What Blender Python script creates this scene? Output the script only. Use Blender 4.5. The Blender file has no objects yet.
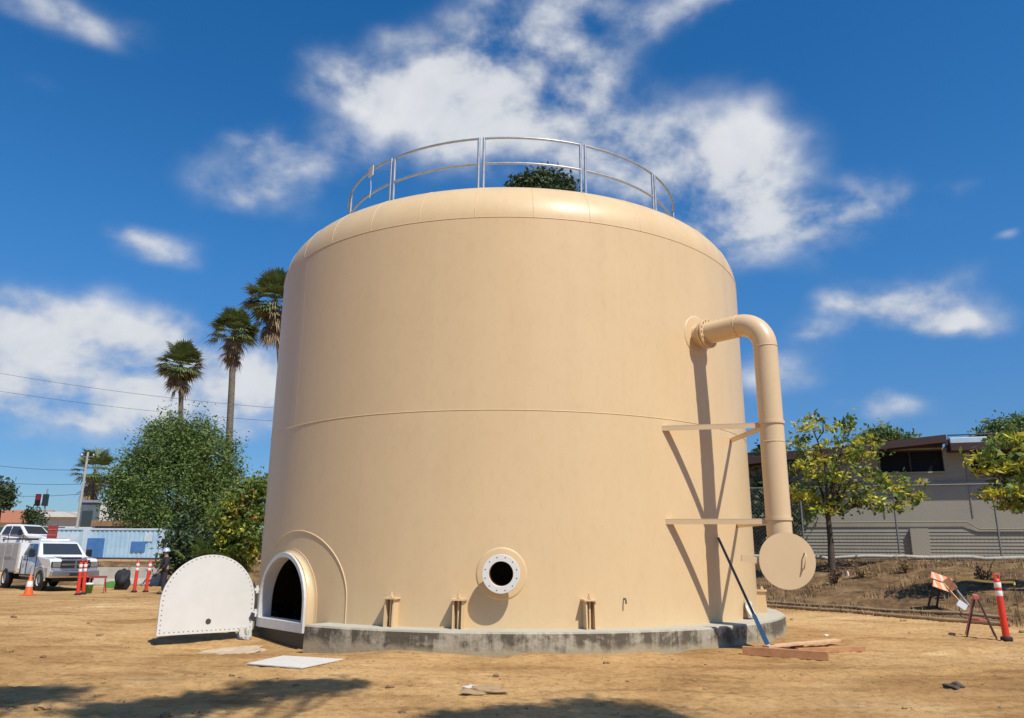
import bpy, bmesh, math, random
import numpy as np
from mathutils import Vector, Matrix, Quaternion

random.seed(7); RNG = np.random.default_rng(11)
sc = bpy.context.scene
COL = sc.collection
R_ = math.radians

# ------------------------------------------------------------------ camera model
F, PITCH, ROLL, CAMH = 765.0, 0.2495, 0.0073, 1.57
W, H = 1024, 718
_Rr = np.array([1., 0, 0]); _U = np.array([0, -math.sin(PITCH), math.cos(PITCH)])
CF = np.array([0, math.cos(PITCH), math.sin(PITCH)])
CR = math.cos(ROLL) * _Rr + math.sin(ROLL) * _U
CU = -math.sin(ROLL) * _Rr + math.cos(ROLL) * _U
CAM = np.array([0, 0, CAMH])

def ray(px, py):
    return CF + CR * ((px - W / 2) / F) - CU * ((py - H / 2) / F)
def at(px, py, y):                       # the point on a sight line at ground distance y
    d = ray(px, py); return CAM + d * (y / d[1])
def on_ground(px, py, z=0.0):
    d = ray(px, py); return CAM + d * ((z - CAMH) / d[2])
def ss(a, b, x):
    t = np.clip((x - a) / (b - a), 0, 1); return t * t * (3 - 2 * t)

# ------------------------------------------------------------------ terrain height
FOOT = np.array([7.9, 24.4]); BU = np.array([.56, -.83]); BN = np.array([.83, .56])
def bank_t(x, y): return (x - FOOT[0]) * BN[0] + (y - FOOT[1]) * BN[1]
def vnoise(x, y, s):
    return (np.sin(x * 1.7 * s + 1.3 * np.sin(y * 1.1 * s + 2)) + np.sin(y * 2.3 * s + 1.7 * np.sin(x * .9 * s)) + np.sin((x + y) * 3.1 * s + np.sin(x * 2.2 * s))) / 3
RUTS = [(-30, -14, 31.5), (-4, 44, 33.2), (-16, 52, 30), (40, -8, 36)]
def gz(x, y):
    x = np.asarray(x, float); y = np.asarray(y, float)
    t = bank_t(x, y)
    b = 1.42 * ss(0, 11, t) + .10 * ss(.3, 3, t) * ss(12, 9, t) * vnoise(x, y, 1.3)
    l = 1.1 * ss(37.5, 43, y) * ss(1, -6, x)
    z = np.maximum(b, l)
    amp = ss(7.2, 9, np.hypot(x, y - 19)) * ss(60, 30, y)
    z = z + .022 * vnoise(x, y, .55) * amp + .008 * vnoise(x, y, 2.1) * amp
    rr = np.hypot(x, y - 19)
    z = z + .075 * ss(6.95, 6.2, rr) * np.clip(.45 + .9 * vnoise(x, y, 1.1), 0, 1.3) * ss(-3.2, -1.5, x)
    z = z - .13 * np.exp(-((x + 4.6) / 2.3) ** 2 - ((y - 14.3) / 1.25) ** 2)      # dug out before the doorway
    for cx, cy, R0 in RUTS:                       # wheel ruts: a groove with a low shoulder on each side
        q = np.hypot(x - cx, y - cy)
        for o in (-.85, .85):
            e = (q - R0 - o) / .17
            z = z - .030 * np.exp(-e * e) * amp * (1 + .5 * vnoise(x, y, 3)) + .014 * np.exp(-((np.abs(e) - 1.9) / .7) ** 2) * amp
    return z
def on_terrain(px, py):
    d = ray(px, py); d = d / d[1]; ys = np.linspace(5, 90, 3401)
    P_ = CAM[None, :] + d[None, :] * ys[:, None]; below = np.nonzero(P_[:, 2] <= gz(P_[:, 0], P_[:, 1]))[0]
    i = below[0] if len(below) else len(ys) - 1
    return Vector((P_[i, 0], P_[i, 1], float(gz(P_[i, 0], P_[i, 1]))))

# ------------------------------------------------------------------ materials
def mat(name, col, rough=.7, metal=0, var=.0, vscale=4, bump=0, bscale=30, col2=None, spec=.5, trans=None, coat=0, island=0, stain=None, detail=5):
    m = bpy.data.materials.new(name); m.use_nodes = True
    nt = m.node_tree; n = nt.nodes; L = nt.links
    p = n['Principled BSDF']
    p.inputs['Roughness'].default_value = rough; p.inputs['Metallic'].default_value = metal
    p.inputs['Specular IOR Level'].default_value = spec
    p.inputs['Coat Weight'].default_value = coat
    p.inputs['Base Color'].default_value = (*col, 1)
    tc = n.new('ShaderNodeTexCoord')
    src = None
    if var or col2:
        nz = n.new('ShaderNodeTexNoise'); nz.inputs['Scale'].default_value = vscale; nz.inputs['Detail'].default_value = detail
        nz.inputs['Roughness'].default_value = .6
        L.new(tc.outputs['Object'], nz.inputs['Vector'])
        r = n.new('ShaderNodeValToRGB'); r.color_ramp.elements[0].position = .33; r.color_ramp.elements[1].position = .68
        c2 = col2 or tuple(max(0, c * (1 - var)) for c in col)
        r.color_ramp.elements[0].color = (*c2, 1); r.color_ramp.elements[1].color = (*col, 1)
        L.new(nz.outputs['Fac'], r.inputs['Fac']); src = r.outputs['Color']
        mr = n.new('ShaderNodeMapRange'); mr.inputs[3].default_value = rough * .85; mr.inputs[4].default_value = min(1, rough * 1.15)
        L.new(nz.outputs['Fac'], mr.inputs[0]); L.new(mr.outputs[0], p.inputs['Roughness'])
    if island:
        g = n.new('ShaderNodeNewGeometry'); hs = n.new('ShaderNodeHueSaturation')
        a = n.new('ShaderNodeMapRange'); a.inputs[3].default_value = .5 - .035 * island; a.inputs[4].default_value = .5 + .03 * island
        b = n.new('ShaderNodeMapRange'); b.inputs[3].default_value = 1 - .55 * island; b.inputs[4].default_value = 1 + .5 * island
        mu = n.new('ShaderNodeMath'); mu.operation = 'MULTIPLY'; mu.inputs[1].default_value = 7.31
        fr = n.new('ShaderNodeMath'); fr.operation = 'FRACT'
        L.new(g.outputs['Random Per Island'], a.inputs[0]); L.new(g.outputs['Random Per Island'], mu.inputs[0]); L.new(mu.outputs[0], fr.inputs[0])
        L.new(fr.outputs[0], b.inputs[0]); L.new(a.outputs[0], hs.inputs['Hue']); L.new(b.outputs[0], hs.inputs['Value'])
        if src: L.new(src, hs.inputs['Color'])
        else: hs.inputs['Color'].default_value = (*col, 1)
        src = hs.outputs['Color']
    if src: L.new(src, p.inputs['Base Color'])
    if bump:
        nb = n.new('ShaderNodeTexNoise'); nb.inputs['Scale'].default_value = bscale; nb.inputs['Detail'].default_value = 4
        L.new(tc.outputs['Object'], nb.inputs['Vector'])
        bp = n.new('ShaderNodeBump'); bp.inputs['Strength'].default_value = bump; bp.inputs['Distance'].default_value = .02
        L.new(nb.outputs['Fac'], bp.inputs['Height']); L.new(bp.outputs['Normal'], p.inputs['Normal'])
    if trans:
        tr = n.new('ShaderNodeBsdfTranslucent'); mx = n.new('ShaderNodeMixShader'); mx.inputs[0].default_value = trans
        if src: L.new(src, tr.inputs['Color'])
        else: tr.inputs['Color'].default_value = (*col, 1)
        L.new(p.outputs[0], mx.inputs[1]); L.new(tr.outputs[0], mx.inputs[2])
        L.new(mx.outputs[0], n['Material Output'].inputs['Surface'])
    return m

def glass_mat(name, col, rough=.06):
    return mat(name, col, rough=rough, spec=.8, coat=.3)

M = {}
M['galv'] = mat('galvanized_steel', (.46, .48, .50), .42, .55, var=.2, vscale=9)
M['white_paint'] = mat('white_paint', (.69, .67, .615), .45, var=.06, vscale=3)
M['frame_paint'] = mat('primer_white', (.62, .61, .58), .5, var=.12, vscale=5)
M['bolt_dark'] = mat('bolt_hole', (.06, .055, .05), .7)
M['black'] = mat('black_plastic', (.015, .015, .016), .5, var=.3)
M['rubber'] = mat('tyre_rubber', (.02, .02, .02), .8, var=.3, vscale=8)
M['truck_white'] = mat('truck_white', (.74, .74, .73), .22, coat=.6, var=.05, vscale=2)
M['truck_grey'] = mat('dusty_silver', (.46, .43, .37), .4, coat=.2, var=.15, vscale=3)
M['box_grey'] = mat('service_body_paint', (.50, .47, .41), .45, var=.12, vscale=2)
M['chrome'] = mat('chrome', (.6, .6, .6), .18, .9, var=.08)
M['rim'] = mat('steel_rim', (.55, .55, .54), .5)
M['dull_glass'] = mat('shaded_glass', (.010, .010, .011), .55, spec=.12)
M['glass'] = glass_mat('dark_glass', (.035, .042, .046))
M['lamp_glass'] = mat('headlight_glass', (.30, .30, .29), .12, .3, var=.3, vscale=12, coat=.6)
M['fence_wire'] = mat('dull_fence_steel', (.22, .22, .21), .6, .4, var=.2)
M['orange'] = mat('safety_orange', (.80, .13, .02), .5, var=.15, vscale=6)
M['peach_white'] = mat('dirty_white_stripe', (.66, .50, .38), .6, var=.2, vscale=6)
M['peach'] = mat('faded_orange_board', (.72, .38, .20), .7, var=.25, vscale=6)
M['cloth_orange'] = mat('barricade_orange', (.80, .24, .06), .6, var=.25, vscale=5, bump=.3, bscale=25)
M['red'] = mat('delineator_red', (.72, .045, .02), .45, var=.15, vscale=6)
M['reflect'] = mat('reflective_white', (.78, .78, .76), .35, var=.08)
M['wood'] = mat('fresh_lumber', (.50, .25, .105), .7, col2=(.38, .17, .07), vscale=7, bump=.2, bscale=50)
M['wood_pale'] = mat('pale_lumber', (.68, .44, .25), .7, col2=(.56, .33, .17), vscale=7, bump=.2, bscale=50)
M['pipe_brown'] = mat('weathered_pipe', (.36, .25, .14), .7, var=.35, vscale=5)
M['blue'] = mat('blue_sleeve', (.16, .38, .55), .45, var=.15)
M['dark_pole'] = mat('dark_pole', (.06, .075, .09), .4, var=.2)
M['bark'] = mat('bark', (.10, .07, .045), .9, col2=(.05, .035, .025), vscale=6, bump=.6, bscale=12)
M['bark_palm'] = mat('palm_trunk', (.20, .16, .12), .9, col2=(.11, .085, .06), vscale=5, bump=.6, bscale=8)
M['leaf_pepper'] = mat('pepper_leaves', (.125, .185, .038), .6, island=.65, trans=.25)
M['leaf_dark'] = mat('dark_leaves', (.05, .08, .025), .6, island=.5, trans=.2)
M['leaf_mid'] = mat('mid_leaves', (.11, .17, .045), .6, island=.5, trans=.25)
M['leaf_yellow'] = mat('yellow_green_leaves', (.60, .55, .06), .5, island=.55, trans=.4)
M['leaf_green'] = mat('young_green_leaves', (.15, .21, .035), .55, island=.5, trans=.35)
M['leaf_palm'] = mat('palm_leaves', (.14, .18, .055), .5, island=.5, trans=.15)
M['leaf_dead'] = mat('dead_fronds', (.27, .19, .10), .8, island=.5, trans=.1)
M['leaf_red'] = mat('red_flowers', (.50, .09, .05), .6, island=.5, trans=.2)
M['leaf_flower'] = mat('orange_flowers', (.50, .22, .04), .6, island=.5, trans=.2)
M['dry'] = mat('dry_grass', (.34, .235, .105), .8, island=.7, trans=.2)
M['dry_brown'] = mat('dry_stems', (.13, .075, .045), .85, island=.6)
M['stone'] = mat('pebble', (.34, .225, .115), .9, island=.5, bump=.4, bscale=40)
M['mortar'] = mat('mortar', (.56, .44, .31), .95, col2=(.42, .30, .18), vscale=6, bump=.5, bscale=30)
M['clod_tan'] = mat('earth_crumbs', (.30, .185, .085), .95, island=.6, bump=.5, bscale=60)
M['clod'] = mat('dark_clod', (.10, .075, .055), .9, var=.4, vscale=9)
M['white_scrap'] = mat('white_scrap', (.66, .62, .54), .6, var=.1, vscale=6)
M['cloth_black'] = mat('black_bag', (.022, .022, .024), .7, bump=.8, bscale=14, spec=.3)
M['skin'] = mat('skin', (.40, .23, .15), .6, var=.1)
M['cloth_navy'] = mat('dark_work_clothes', (.022, .024, .032), .85, var=.3, bump=.3, bscale=20)
M['cloth_jean'] = mat('dark_trousers', (.03, .032, .04), .85, var=.3, bump=.3, bscale=20)
M['hardhat'] = mat('white_hard_hat', (.42, .48, .55), .3, var=.05)
M['wall_grey'] = mat('grey_painted_wall', (.33, .30, .235), .85, var=.16, vscale=.5, bump=.2, bscale=30)
M['siding'] = mat('grey_siding', (.27, .25, .195), .8, var=.2, vscale=.7)
M['fascia'] = mat('dark_red_fascia', (.055, .022, .018), .6, var=.25)
M['eave'] = mat('brown_eave', (.06, .05, .04), .8, var=.2)
M['roof_grey'] = mat('roof_felt', (.16, .15, .15), .9, var=.2)
M['white_wall'] = mat('white_stucco', (.72, .69, .62), .85, var=.1, vscale=1)
M['tile'] = mat('clay_tile', (.45, .17, .08), .8, var=.3, vscale=8, bump=.6, bscale=14)
M['screen'] = mat('green_windscreen', (.055, .11, .075), .8, var=.3, vscale=1.5)
M['slate'] = mat('blue_grey_wall', (.13, .16, .19), .7, var=.25, vscale=2)
M['tan_roof'] = mat('brown_roof', (.33, .19, .09), .8, var=.25, vscale=2)
M['cont_blue'] = mat('pale_blue_steel', (.30, .48, .62), .5, col2=(.44, .60, .69), vscale=1.1)
M['cont_pale'] = mat('whitish_blue_steel', (.56, .66, .72), .5, var=.15, vscale=2)
M['cont_window'] = mat('deep_blue_panel', (.07, .20, .46), .35, var=.25, vscale=2)
M['dark_steel'] = mat('dark_steel', (.05, .05, .055), .6, var=.3)
M['concrete_pale'] = mat('pale_concrete', (.46, .43, .37), .9, var=.2, vscale=2, bump=.3, bscale=25)
M['tape'] = mat('caution_tape', (.75, .68, .22), .5, var=.1)
M['red_paint'] = mat('red_paint', (.30, .05, .045), .5, var=.2)
M['pink_paint'] = mat('faded_red_paint', (.60, .16, .13), .6, var=.25)
M['sign_dark'] = mat('sign_dark', (.012, .014, .022), .4, var=.2)
M['sign_teal'] = mat('sign_teal', (.025, .05, .06), .4, var=.2)
M['sign_red'] = mat('sign_red', (.30, .02, .04), .4, var=.2)
M['yellow_box'] = mat('yellow_plastic', (.66, .40, .07), .5, var=.15)
M['green_box'] = mat('green_plastic', (.10, .34, .07), .5, var=.15)
M['wire'] = mat('cable', (.03, .03, .035), .6)

def tank_mat():
    m = bpy.data.materials.new('tank_cream_paint'); m.use_nodes = True
    nt = m.node_tree; n = nt.nodes; L = nt.links; p = n['Principled BSDF']
    p.inputs['Specular IOR Level'].default_value = .32
    tc = n.new('ShaderNodeTexCoord')
    def noise(sc_, s, d=5, rg=.6):
        mp = n.new('ShaderNodeMapping'); mp.inputs['Scale'].default_value = sc_; L.new(tc.outputs['Object'], mp.inputs['Vector'])
        z = n.new('ShaderNodeTexNoise'); z.inputs['Scale'].default_value = s; z.inputs['Detail'].default_value = d; z.inputs['Roughness'].default_value = rg; L.new(mp.outputs[0], z.inputs['Vector']); return z.outputs['Fac']
    streak = noise((1, 1, .07), 2.4, 8, .72); blotch = noise((1, 1, 1), .8, 7, .65); fine = noise((1, 1, .5), 9, 5, .7)
    def ramp(f, a, b, c0, c1):
        q = n.new('ShaderNodeValToRGB'); q.color_ramp.elements[0].position = a; q.color_ramp.elements[1].position = b; q.color_ramp.elements[0].color = (*c0, 1); q.color_ramp.elements[1].color = (*c1, 1); L.new(f, q.inputs[0]); return q.outputs[0]
    def mul(a, b, k):
        x = n.new('ShaderNodeMix'); x.data_type = 'RGBA'; x.blend_type = 'MULTIPLY'; x.inputs[0].default_value = k; L.new(a, x.inputs[6]); L.new(b, x.inputs[7]); return x.outputs[2]
    c = ramp(blotch, .35, .65, (.658, .474, .260), (.678, .492, .275))
    c = mul(c, ramp(streak, .38, .56, (.94, .925, .90), (1, 1, 1)), .25)
    c = mul(c, ramp(fine, .33, .5, (.95, .94, .92), (1, 1, 1)), .7)
    L.new(c, p.inputs['Base Color'])
    mr = n.new('ShaderNodeMapRange'); mr.inputs[1].default_value = .3; mr.inputs[2].default_value = .7; mr.inputs[3].default_value = .30; mr.inputs[4].default_value = .50; L.new(streak, mr.inputs[0]); L.new(mr.outputs[0], p.inputs['Roughness'])
    bp = n.new('ShaderNodeBump'); bp.inputs['Strength'].default_value = .10; bp.inputs['Distance'].default_value = .05; L.new(noise((1, 1, .8), 1.1, 3, .5), bp.inputs['Height'])
    b2 = n.new('ShaderNodeBump'); b2.inputs['Strength'].default_value = .05; b2.inputs['Distance'].default_value = .01; L.new(noise((1, 1, 1), 45, 2, .5), b2.inputs['Height']); L.new(bp.outputs[0], b2.inputs['Normal'])
    L.new(b2.outputs[0], p.inputs['Normal'])
    return m
M['tank'] = tank_mat()
M['tank_pipe'] = mat('tank_pipe_paint', (.669, .483, .277), .36, spec=.5, var=.05, vscale=2, bump=.03, bscale=6)

def pad_mat():
    m = bpy.data.materials.new('stained_concrete'); m.use_nodes = True
    nt = m.node_tree; n = nt.nodes; L = nt.links; p = n['Principled BSDF']; p.inputs['Roughness'].default_value = .9
    tc = n.new('ShaderNodeTexCoord')
    mp = n.new('ShaderNodeMapping'); mp.inputs['Scale'].default_value = (.8, .8, 1.1); L.new(tc.outputs['Object'], mp.inputs['Vector'])
    a = n.new('ShaderNodeTexNoise'); a.inputs['Scale'].default_value = .85; a.inputs['Detail'].default_value = 9; a.inputs['Roughness'].default_value = .74; a.inputs['Distortion'].default_value = .4
    L.new(mp.outputs[0], a.inputs['Vector'])
    mp2 = n.new('ShaderNodeMapping'); mp2.inputs['Scale'].default_value = (1, 1, .12); L.new(tc.outputs['Object'], mp2.inputs['Vector'])
    v2 = n.new('ShaderNodeTexNoise'); v2.inputs['Scale'].default_value = 4.5; v2.inputs['Detail'].default_value = 6; v2.inputs['Roughness'].default_value = .7; L.new(mp2.outputs[0], v2.inputs['Vector'])
    sm2 = n.new('ShaderNodeMath'); sm2.operation = 'MULTIPLY_ADD'; sm2.inputs[1].default_value = .55; L.new(v2.outputs['Fac'], sm2.inputs[0])
    sm3 = n.new('ShaderNodeMath'); sm3.operation = 'MULTIPLY_ADD'; sm3.inputs[1].default_value = .9; sm3.inputs[2].default_value = -.225; L.new(a.outputs['Fac'], sm3.inputs[0]); L.new(sm3.outputs[0], sm2.inputs[2])
    r = n.new('ShaderNodeValToRGB'); e = r.color_ramp.elements
    e[0].position = .455; e[0].color = (.10, .08, .052, 1); e[1].position = .56; e[1].color = (.38, .33, .24, 1)
    x = e.new(.50); x.color = (.23, .195, .135, 1)
    L.new(sm2.outputs[0], r.inputs['Fac'])
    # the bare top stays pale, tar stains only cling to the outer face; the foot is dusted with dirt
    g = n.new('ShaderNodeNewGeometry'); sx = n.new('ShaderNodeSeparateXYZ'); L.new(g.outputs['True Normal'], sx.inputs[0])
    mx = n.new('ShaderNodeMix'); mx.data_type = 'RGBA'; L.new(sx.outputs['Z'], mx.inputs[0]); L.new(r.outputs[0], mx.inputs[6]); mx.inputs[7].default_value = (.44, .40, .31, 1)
    sp = n.new('ShaderNodeSeparateXYZ'); L.new(tc.outputs['Object'], sp.inputs[0])
    b = n.new('ShaderNodeTexNoise'); b.inputs['Scale'].default_value = 3; b.inputs['Detail'].default_value = 5; L.new(tc.outputs['Object'], b.inputs['Vector'])
    ad = n.new('ShaderNodeMath'); ad.operation = 'MULTIPLY_ADD'; ad.inputs[1].default_value = .30; ad.inputs[2].default_value = -.08; L.new(b.outputs['Fac'], ad.inputs[0])
    sb = n.new('ShaderNodeMath'); sb.operation = 'SUBTRACT'; L.new(sp.outputs['Z'], sb.inputs[0]); L.new(ad.outputs[0], sb.inputs[1])
    mr = n.new('ShaderNodeMapRange'); mr.inputs[1].default_value = -.02; mr.inputs[2].default_value = .09; mr.inputs[3].default_value = 1; mr.inputs[4].default_value = 0
    L.new(sb.outputs[0], mr.inputs[0])
    m2 = n.new('ShaderNodeMix'); m2.data_type = 'RGBA'; L.new(mr.outputs[0], m2.inputs[0]); L.new(mx.outputs[2], m2.inputs[6]); m2.inputs[7].default_value = (.36, .29, .18, 1)
    L.new(m2.outputs[2], p.inputs['Base Color'])
    bp = n.new('ShaderNodeBump'); bp.inputs['Strength'].default_value = .5; bp.inputs['Distance'].default_value = .02
    c = n.new('ShaderNodeTexNoise'); c.inputs['Scale'].default_value = 14; c.inputs['Detail'].default_value = 6; L.new(tc.outputs['Object'], c.inputs['Vector'])
    L.new(c.outputs['Fac'], bp.inputs['Height']); L.new(bp.outputs[0], p.inputs['Normal'])
    return m
M['pad'] = pad_mat()

def ground_mat():
    m = bpy.data.materials.new('dry_dirt'); m.use_nodes = True
    nt = m.node_tree; n = nt.nodes; L = nt.links; p = n['Principled BSDF']; p.inputs['Roughness'].default_value = .95; p.inputs['Specular IOR Level'].default_value = .15
    tc = n.new('ShaderNodeTexCoord')
    def noise(s, d=6, rg=.6, sc_=(1, 1, 1), dist=0):
        mp = n.new('ShaderNodeMapping'); mp.inputs['Scale'].default_value = sc_; L.new(tc.outputs['Object'], mp.inputs['Vector'])
        z = n.new('ShaderNodeTexNoise'); z.inputs['Scale'].default_value = s; z.inputs['Detail'].default_value = d; z.inputs['Roughness'].default_value = rg; z.inputs['Distortion'].default_value = dist
        L.new(mp.outputs[0], z.inputs['Vector']); return z.outputs['Fac']
    def ramp(f, stops):
        r = n.new('ShaderNodeValToRGB'); e = r.color_ramp.elements
        while len(e) < len(stops): e.new(.5)
        for i, (q, c) in enumerate(stops): e[i].position = q; e[i].color = (*c, 1)
        L.new(f, r.inputs['Fac']); return r.outputs['Color']
    def mix(f, a, b, mode='MIX'):
        x = n.new('ShaderNodeMix'); x.data_type = 'RGBA'; x.blend_type = mode
        if isinstance(f, float): x.inputs[0].default_value = f
        else: L.new(f, x.inputs[0])
        L.new(a, x.inputs[6]); L.new(b, x.inputs[7]); return x.outputs[2]
    base = ramp(noise(.35, 8, .65), [(.30, (.34, .20, .082)), (.46, (.47, .283, .115)), (.58, (.51, .318, .136)), (.74, (.58, .41, .21))])
    broad = ramp(noise(.16, 5, .6, dist=.6), [(.36, (.72, .66, .58)), (.48, (.98, .97, .95)), (.62, (1.22, 1.27, 1.36))])
    base = mix(.8, base, broad, 'MULTIPLY')
    streak = ramp(noise(1.0, 8, .7, (.42, 1.25, 1), 1.2), [(.36, (.60, .53, .46)), (.5, (.92, .9, .88)), (.7, (1.1, 1.1, 1.1))])
    c = mix(.85, base, streak, 'MULTIPLY')
    fine = ramp(noise(9, 8, .8), [(.38, (.36, .30, .25)), (.5, (.97, .97, .97)), (.68, (1.18, 1.17, 1.15))])
    c = mix(.5, c, fine, 'MULTIPLY')
    at_ = n.new('ShaderNodeAttribute'); at_.attribute_name = 'bank'
    mulch = ramp(noise(1.3, 9, .75), [(.33, (.060, .036, .019)), (.5, (.17, .10, .046)), (.68, (.33, .21, .10))])
    ad = n.new('ShaderNodeMath'); ad.operation = 'MULTIPLY_ADD'; ad.inputs[1].default_value = .9; ad.inputs[2].default_value = -.45
    L.new(noise(.9, 6, .7), ad.inputs[0])
    a2 = n.new('ShaderNodeMath'); a2.operation = 'ADD'; a2.use_clamp = True; L.new(at_.outputs['Fac'], a2.inputs[0]); L.new(ad.outputs[0], a2.inputs[1])
    mr = n.new('ShaderNodeMapRange'); mr.inputs[1].default_value = .3; mr.inputs[2].default_value = .7; L.new(a2.outputs[0], mr.inputs[0])
    c = mix(mr.outputs[0], c, mulch)
    L.new(c, p.inputs['Base Color'])
    bp = n.new('ShaderNodeBump'); bp.inputs['Strength'].default_value = .75; bp.inputs['Distance'].default_value = .05
    s = n.new('ShaderNodeMath'); s.operation = 'ADD'; L.new(noise(5, 9, .72), s.inputs[0]); L.new(noise(1.2, 6, .65, (.35, 1.3, 1)), s.inputs[1])
    L.new(s.outputs[0], bp.inputs['Height']); L.new(bp.outputs[0], p.inputs['Normal'])
    return m
M['ground'] = ground_mat()

# ------------------------------------------------------------------ mesh builder
class MB:
    def __init__(s): s.v = []; s.f = []; s.sm = []
    def add(s, vs, fs, smooth=False):
        o = len(s.v); s.v += [tuple(map(float, v)) for v in vs]
        for f in fs: s.f.append([i + o for i in f]); s.sm.append(smooth)
    def box(s, c, size, rz=0, mtx=None):
        x, y, z = [a / 2 for a in size]
        vs = [Vector((i, j, k)) for i in (-x, x) for j in (-y, y) for k in (-z, z)]
        m = mtx or Matrix.Rotation(rz, 3, 'Z')
        vs = [m @ v + Vector(c) for v in vs]
        s.add(vs, [(0, 1, 3, 2), (4, 6, 7, 5), (0, 4, 5, 1), (2, 3, 7, 6), (0, 2, 6, 4), (1, 5, 7, 3)])
        return s
    def bar(s, a, b, w, h, up=(0, 0, 1)):
        a = Vector(a); b = Vector(b); d = (b - a); l = d.length; d.normalize()
        u = Vector(up); sd = d.cross(u)
        if sd.length < 1e-4: sd = d.cross(Vector((1, 0, 0)))
        sd.normalize(); u = sd.cross(d)
        m = Matrix((d, sd, u)).transposed()
        return s.box((a + b) / 2, (l, w, h), mtx=m)
    def tube(s, pts, rad, n=10, caps=True, smooth=True):
        pts = [Vector(p) for p in pts]; k = len(pts)
        rs = rad if hasattr(rad, '__len__') else [rad] * k
        t0 = (pts[1] - pts[0]).normalized(); a = t0.orthogonal().normalized(); vs = []
        for i, p in enumerate(pts):
            t = (pts[min(i + 1, k - 1)] - pts[max(i - 1, 0)]).normalized()
            a = (a - t * a.dot(t)).normalized(); b = t.cross(a)
            for j in range(n):
                q = 2 * math.pi * j / n
                vs.append(p + (a * math.cos(q) + b * math.sin(q)) * rs[i])
        fs = [(i * n + j, i * n + (j + 1) % n, (i + 1) * n + (j + 1) % n, (i + 1) * n + j) for i in range(k - 1) for j in range(n)]
        s.add(vs, fs, smooth)
        if caps:
            s.add(vs[:n], [tuple(range(n))[::-1]]); s.add(vs[-n:], [tuple(range(n))])
        return s
    def lathe(s, prof, n=20, c=(0, 0, 0), mtx=None, smooth=True):
        vs = []; c = Vector(c)
        for r, z in prof:
            for j in range(n):
                q = 2 * math.pi * j / n; v = Vector((r * math.cos(q), r * math.sin(q), z))
                vs.append((mtx @ v if mtx else v) + c)
        k = len(prof)
        s.add(vs, [(i * n + j, i * n + (j + 1) % n, (i + 1) * n + (j + 1) % n, (i + 1) * n + j) for i in range(k - 1) for j in range(n)], smooth)
        return s
    def disc(s, c, r, nrm, th, n=28):
        nrm = Vector(nrm).normalized(); c = Vector(c)
        return s.tube([c - nrm * th / 2, c + nrm * th / 2], r, n, True, False)
    def prism(s, poly, mapf, d0, d1):
        """poly: 2D outline; mapf(u,v,d) -> point"""
        n = len(poly)
        vs = [mapf(u, v, d0) for u, v in poly] + [mapf(u, v, d1) for u, v in poly]
        s.add(vs, [tuple(range(n))[::-1], tuple(range(n, 2 * n))] + [(i, (i + 1) % n, n + (i + 1) % n, n + i) for i in range(n)])
        return s
    def band(s, po, pi_, mapf, d0, d1, smooth=False):
        """closed ring plate between two outlines with equal counts"""
        n = len(po)
        vs = [mapf(u, v, d0) for u, v in po] + [mapf(u, v, d0) for u, v in pi_] + [mapf(u, v, d1) for u, v in po] + [mapf(u, v, d1) for u, v in pi_]
        fs = []
        for i in range(n):
            j = (i + 1) % n
            fs += [(i, j, n + j, n + i), (2 * n + i, 3 * n + i, 3 * n + j, 2 * n + j), (i, 2 * n + i, 2 * n + j, j), (n + i, n + j, 3 * n + j, 3 * n + i)]
        s.add(vs, fs, smooth); return s
    def build(s, name, m, parent=None, bevel=0, seg=2):
        me = bpy.data.meshes.new(name); me.from_pydata(s.v, [], s.f)
        me.polygons.foreach_set('use_smooth', s.sm)
        bm = bmesh.new(); bm.from_mesh(me); bmesh.ops.recalc_face_normals(bm, faces=bm.faces); bm.to_mesh(me); bm.free()
        me.materials.append(m); me.update()
        o = bpy.data.objects.new(name, me); COL.objects.link(o)
        if parent: o.parent = parent
        if bevel:
            b = o.modifiers.new('bevel', 'BEVEL'); b.width = bevel; b.segments = seg; b.limit_method = 'ANGLE'; b.angle_limit = R_(40)
        return o

def np_mesh(name, verts, nv, m, parent=None, smooth=False):
    """mesh of separate polygons, all with nv corners; verts (N*nv,3)"""
    verts = np.asarray(verts, np.float32); k = len(verts) // nv
    me = bpy.data.meshes.new(name); me.vertices.add(len(verts)); me.vertices.foreach_set('co', verts.ravel())
    me.loops.add(len(verts)); me.loops.foreach_set('vertex_index', np.arange(len(verts), dtype=np.int32))
    me.polygons.add(k); me.polygons.foreach_set('loop_start', np.arange(0, len(verts), nv, dtype=np.int32))
    me.update(calc_edges=True); me.validate()
    me.materials.append(m)
    o = bpy.data.objects.new(name, me); COL.objects.link(o)
    if parent: o.parent = parent
    return o

def tag(o, label=None, cat=None, group=None, kind=None):
    if label: o['label'] = label
    if cat: o['category'] = cat
    if group: o['group'] = group
    if kind: o['kind'] = kind
    return o
def thing(name, loc, label, cat, group=None, rz=0):
    o = bpy.data.objects.new(name, None); COL.objects.link(o); o.location = loc; o.rotation_euler = (0, 0, rz); o.empty_display_size = .2
    return tag(o, label, cat, group)
def dup(o, loc=None, rz=None, label=None, parent=None):
    c = o.copy(); COL.objects.link(c)
    if parent: c.parent = parent
    if loc is not None: c.location = loc
    if rz is not None: c.rotation_euler = (0, 0, rz)
    if label: c['label'] = label
    for ch in list(o.children):
        dup(ch, parent=c)
    return c

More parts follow.
